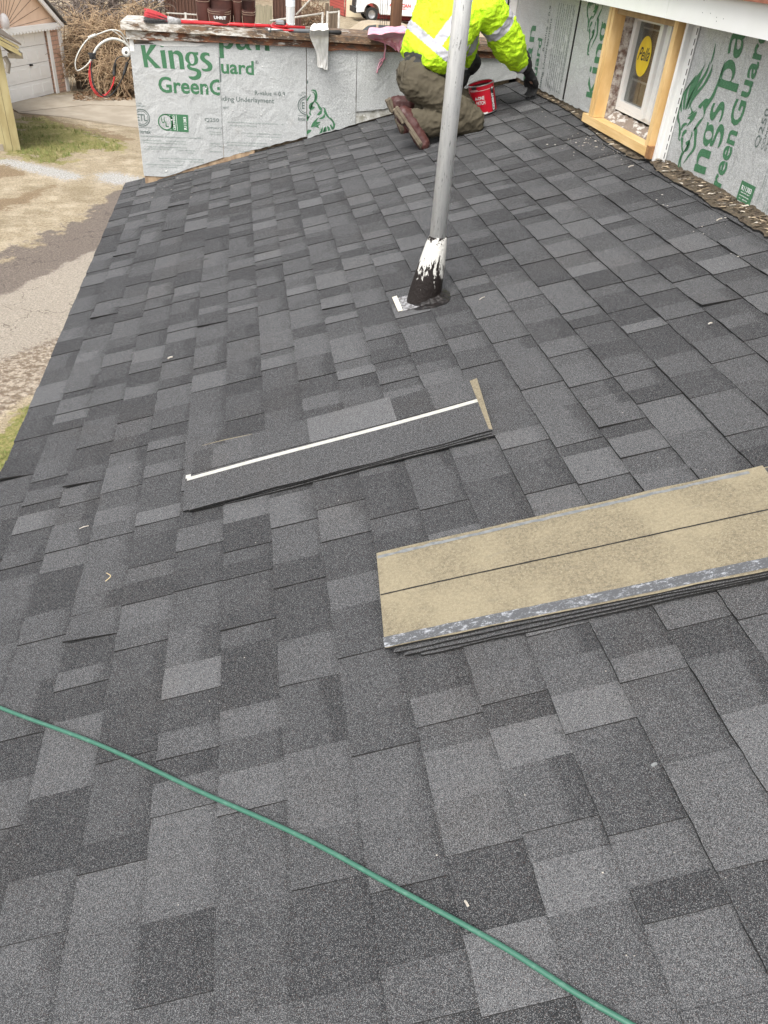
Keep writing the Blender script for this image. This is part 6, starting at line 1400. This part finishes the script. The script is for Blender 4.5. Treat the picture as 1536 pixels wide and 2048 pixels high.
tp = [(-2.95, .45), (-2.95, .75), (-2.90, 1.10), (-2.75, 1.22), (-1.65, 1.28), (-.75, 1.92), (-.5, 1.97), (1.0, 1.95), (1.15, 1.35), (2.95, 1.33), (2.95, .55)] + [(q[0], q[1]) for q in arch(2.0, .5, .5)[::-1]] + [(1.3, .42), (-1.4, .42)] + arch(-1.95, .5, .5)[::-1]
def textra(o, P, half):
    mb = MB(); mb.hexa([P(-3.08, -.95, .42), P(-2.5, -1.005, .42), P(-2.5, 1.005, .42), P(-3.08, .95, .42), P(-3.08, -.95, .72), P(-2.5, -1.005, .66), P(-2.5, 1.005, .66), P(-3.08, .95, .72)]); mb.build('front_bumper', MBLACK, o)
    mb = MB(); mb.hexa([P(-2.99, -.7, .74), P(-2.93, -.7, .74), P(-2.93, .7, .74), P(-2.99, .7, .74), P(-2.97, -.7, 1.14), P(-2.91, -.7, 1.14), P(-2.91, .7, 1.14), P(-2.97, .7, 1.14)]); mb.build('grille', MBLACK, o)
    for s_ in (-1, 1):
        mb = MB(); mb.hexa([P(-2.99, s_ * .68, .85), P(-2.70, s_ * 1.012, .85), P(-2.68, s_ * .90, .85), P(-2.9, s_ * .6, .85), P(-2.95, s_ * .68, 1.12), P(-2.72, s_ * 1.012, 1.10), P(-2.68, s_ * .9, 1.1), P(-2.88, s_ * .6, 1.12)]); mb.build('headlight', M('headlight_lens', (.35, .36, .38), (.1, .1, .1), 12, .15, 0), o)
        mb = MB(); q = P(-.55, s_ * 1.10, 1.32); mb.ball(q, (.06, .10, .10), 10); mb.build('mirror', MBLACK, o, smooth=True)
        mb = MB()
        for x0 in (-.98, .12, 1.12): mb.box((0, 0, 0), (0, 0, 0)) if False else mb.face([P(x0, s_ * 1.013, .5), P(x0 + .018, s_ * 1.013, .5), P(x0 + .018, s_ * 1.013, 1.3), P(x0, s_ * 1.013, 1.3)][::(1 if s_ < 0 else -1)])
        mb.face([P(1.2, s_ * 1.013, 1.16), P(2.9, s_ * 1.013, 1.16), P(2.9, s_ * 1.013, 1.20), P(1.2, s_ * 1.013, 1.20)][::(1 if s_ < 0 else -1)]); mb.build('door_seams', M('seam_grey', (.25, .25, .26)), o)
        mb = MB(); mb.face([P(-.70, s_ * 1.03, 1.12), P(-.58, s_ * 1.03, 1.12), P(-.58, s_ * 1.03, 1.16), P(-.70, s_ * 1.03, 1.16)]); mb.build('badge', MSTEEL, o)
    VF = join([fit(font_mesh('AMERICAN', .03), -.85, .55, .90, 1.08), fit(font_mesh('ROOFING', .0), -.55, .35, .76, .84)])
    mb = MB(); mb.idx([P(v.x, -1.018, v.y) for v in VF[0]], VF[1]); mb.build('lettering', ink('red_ink', (.55, .05, .05)), o)
tl_ = onz(735, 42, G); car('pickup_truck', 'white pickup truck with red door lettering parked before the red garage', (tl_.x + 1.95 + .15, tl_.y + .6, G), .04, tp, [[(-1.25, 1.32), (-.62, 1.82), (-.02, 1.86), (.02, 1.34)], [(.12, 1.34), (.10, 1.86), (.9, 1.85), (.98, 1.36)]], 2.02, MWT, (-1.95, 2.0), .40, textra)
cp_ = [(-2.2, .40), (-2.25, .72), (-1.6, .92), (-.95, .98), (-.35, 1.40), (.0, 1.46), (1.5, 1.44), (2.0, 1.0), (2.2, .92), (2.22, .42), (1.75, .35), (-1.75, .35)]
cl_ = onz(700, 42, G + 1.46)
car('parked_car', 'old faded beige car seen over the coping, left of the pink film', (cl_.x + 1.0, cl_.y + .5, G), .05, cp_, [[(-.80, 1.02), (-.30, 1.36), (.05, 1.41), (.05, 1.02)], [(.15, 1.02), (.15, 1.41), (.9, 1.41), (.95, 1.02)], [(1.05, 1.02), (1.0, 1.40), (1.45, 1.38), (1.7, 1.05)]], 1.75, MBG, (-1.35, 1.4), .32)
# brown utility pole
ql, qr = onY(780, 40, 18.), onY(803, 40, 18.)
po = thing('wooden_pole', ((ql.x + qr.x) / 2, 18, G), 'thick brown wooden pole just left of the worker, in front of the truck', 'pole'); mb = MB(); r_ = (qr.x - ql.x) / 2
mb.tube([((ql.x + qr.x) / 2, 18, G), ((ql.x + qr.x) / 2, 18, 4.5)], r_, 20); mb.build('pole', M('brown_pole', (.17, .085, .045), (.10, .05, .03), 4, .8, .4, stretch=(3, 3, .2)), po, smooth=True)
# wires hanging left of the pole
mb = MB()
for px in (762, 766, 771, 775): mb.tube([onY(px, -40, 17.9), onY(px - 1, 20, 17.9), onY(px - 2, 60, 17.9)], .006, 4)
tag(mb.build('hanging_wires', MBLACK), 'thin dark wires hanging left of the brown pole', 'wires')
# neighbour walls beyond the house corner
nw = thing('neighbour_house', (6.6, 20, G), 'tan lap-sided neighbour wall seen past the house corner', 'house'); MTSD, t, b = new_mat('tan_siding'); sx = nd(t, 'ShaderNodeSeparateXYZ'); t.links.new(geo(t), sx.inputs[0]); fr = mathn(t, 'FRACT', mathn(t, 'MULTIPLY', sx.outputs[2], 7.0)); t.links.new(mix(t, mathn(t, 'LESS_THAN', fr, .14), mix(t, ramp(t, noi(t, geo(t), 3, 3), .4, .6), (.50, .40, .30), (.42, .32, .24)), (.2, .15, .11)), b.inputs['Base Color'])
mb = MB(); mb.box((5.2, 20, G), (9.5, 20.2, 2.2)); mb.box((9.3, 20.2, G), (9.5, 28, 2.2)); mb.build('wall', MTSD, nw)
mb = MB(); mb.hexa([(4.9, 19.6, 2.2), (9.9, 19.6, 2.2), (9.9, 28.4, 2.2), (4.9, 28.4, 2.2), (4.9, 23.9, 4.2), (9.9, 23.9, 4.2), (9.9, 24.1, 4.2), (4.9, 24.1, 4.2)]); mb.build('roof', MCOR, nw)
# pale house far behind the bushes
ph = thing('pale_house', (-9, 62, G), 'pale grey house far behind the bare bushes', 'house')
mb = MB(); mb.box((-17, 62, G), (-2.5, 70, 2.4)); mb.build('wall', M('pale_siding', (.60, .60, .62), (.52, .52, .55), 1.5), ph)
mb = MB(); mb.hexa([(-17.6, 61.4, 2.4), (-1.9, 61.4, 2.4), (-1.9, 70.6, 2.4), (-17.6, 70.6, 2.4), (-17.6, 65.8, 5.2), (-1.9, 65.8, 5.2), (-1.9, 66.2, 5.2), (-17.6, 66.2, 5.2)]); mb.build('roof', M('grey_far_roof', (.16, .16, .17)), ph)
bh = thing('brick_house', (3, 74, G), 'reddish brick house far behind the yard fences', 'house')
mb = MB(); mb.box((-1.5, 72, G), (5.6, 80, 3.0)); mb.build('wall', MBRK, bh)
mb = MB(); mb.hexa([(-2, 71.5, 3), (6.1, 71.5, 3), (6.1, 80.5, 3), (-2, 80.5, 3), (-2, 75.9, 5.8), (6.1, 75.9, 5.8), (6.1, 76.1, 5.8), (-2, 76.1, 5.8)]); mb.build('roof', bpy.data.materials['grey_far_roof'], bh)
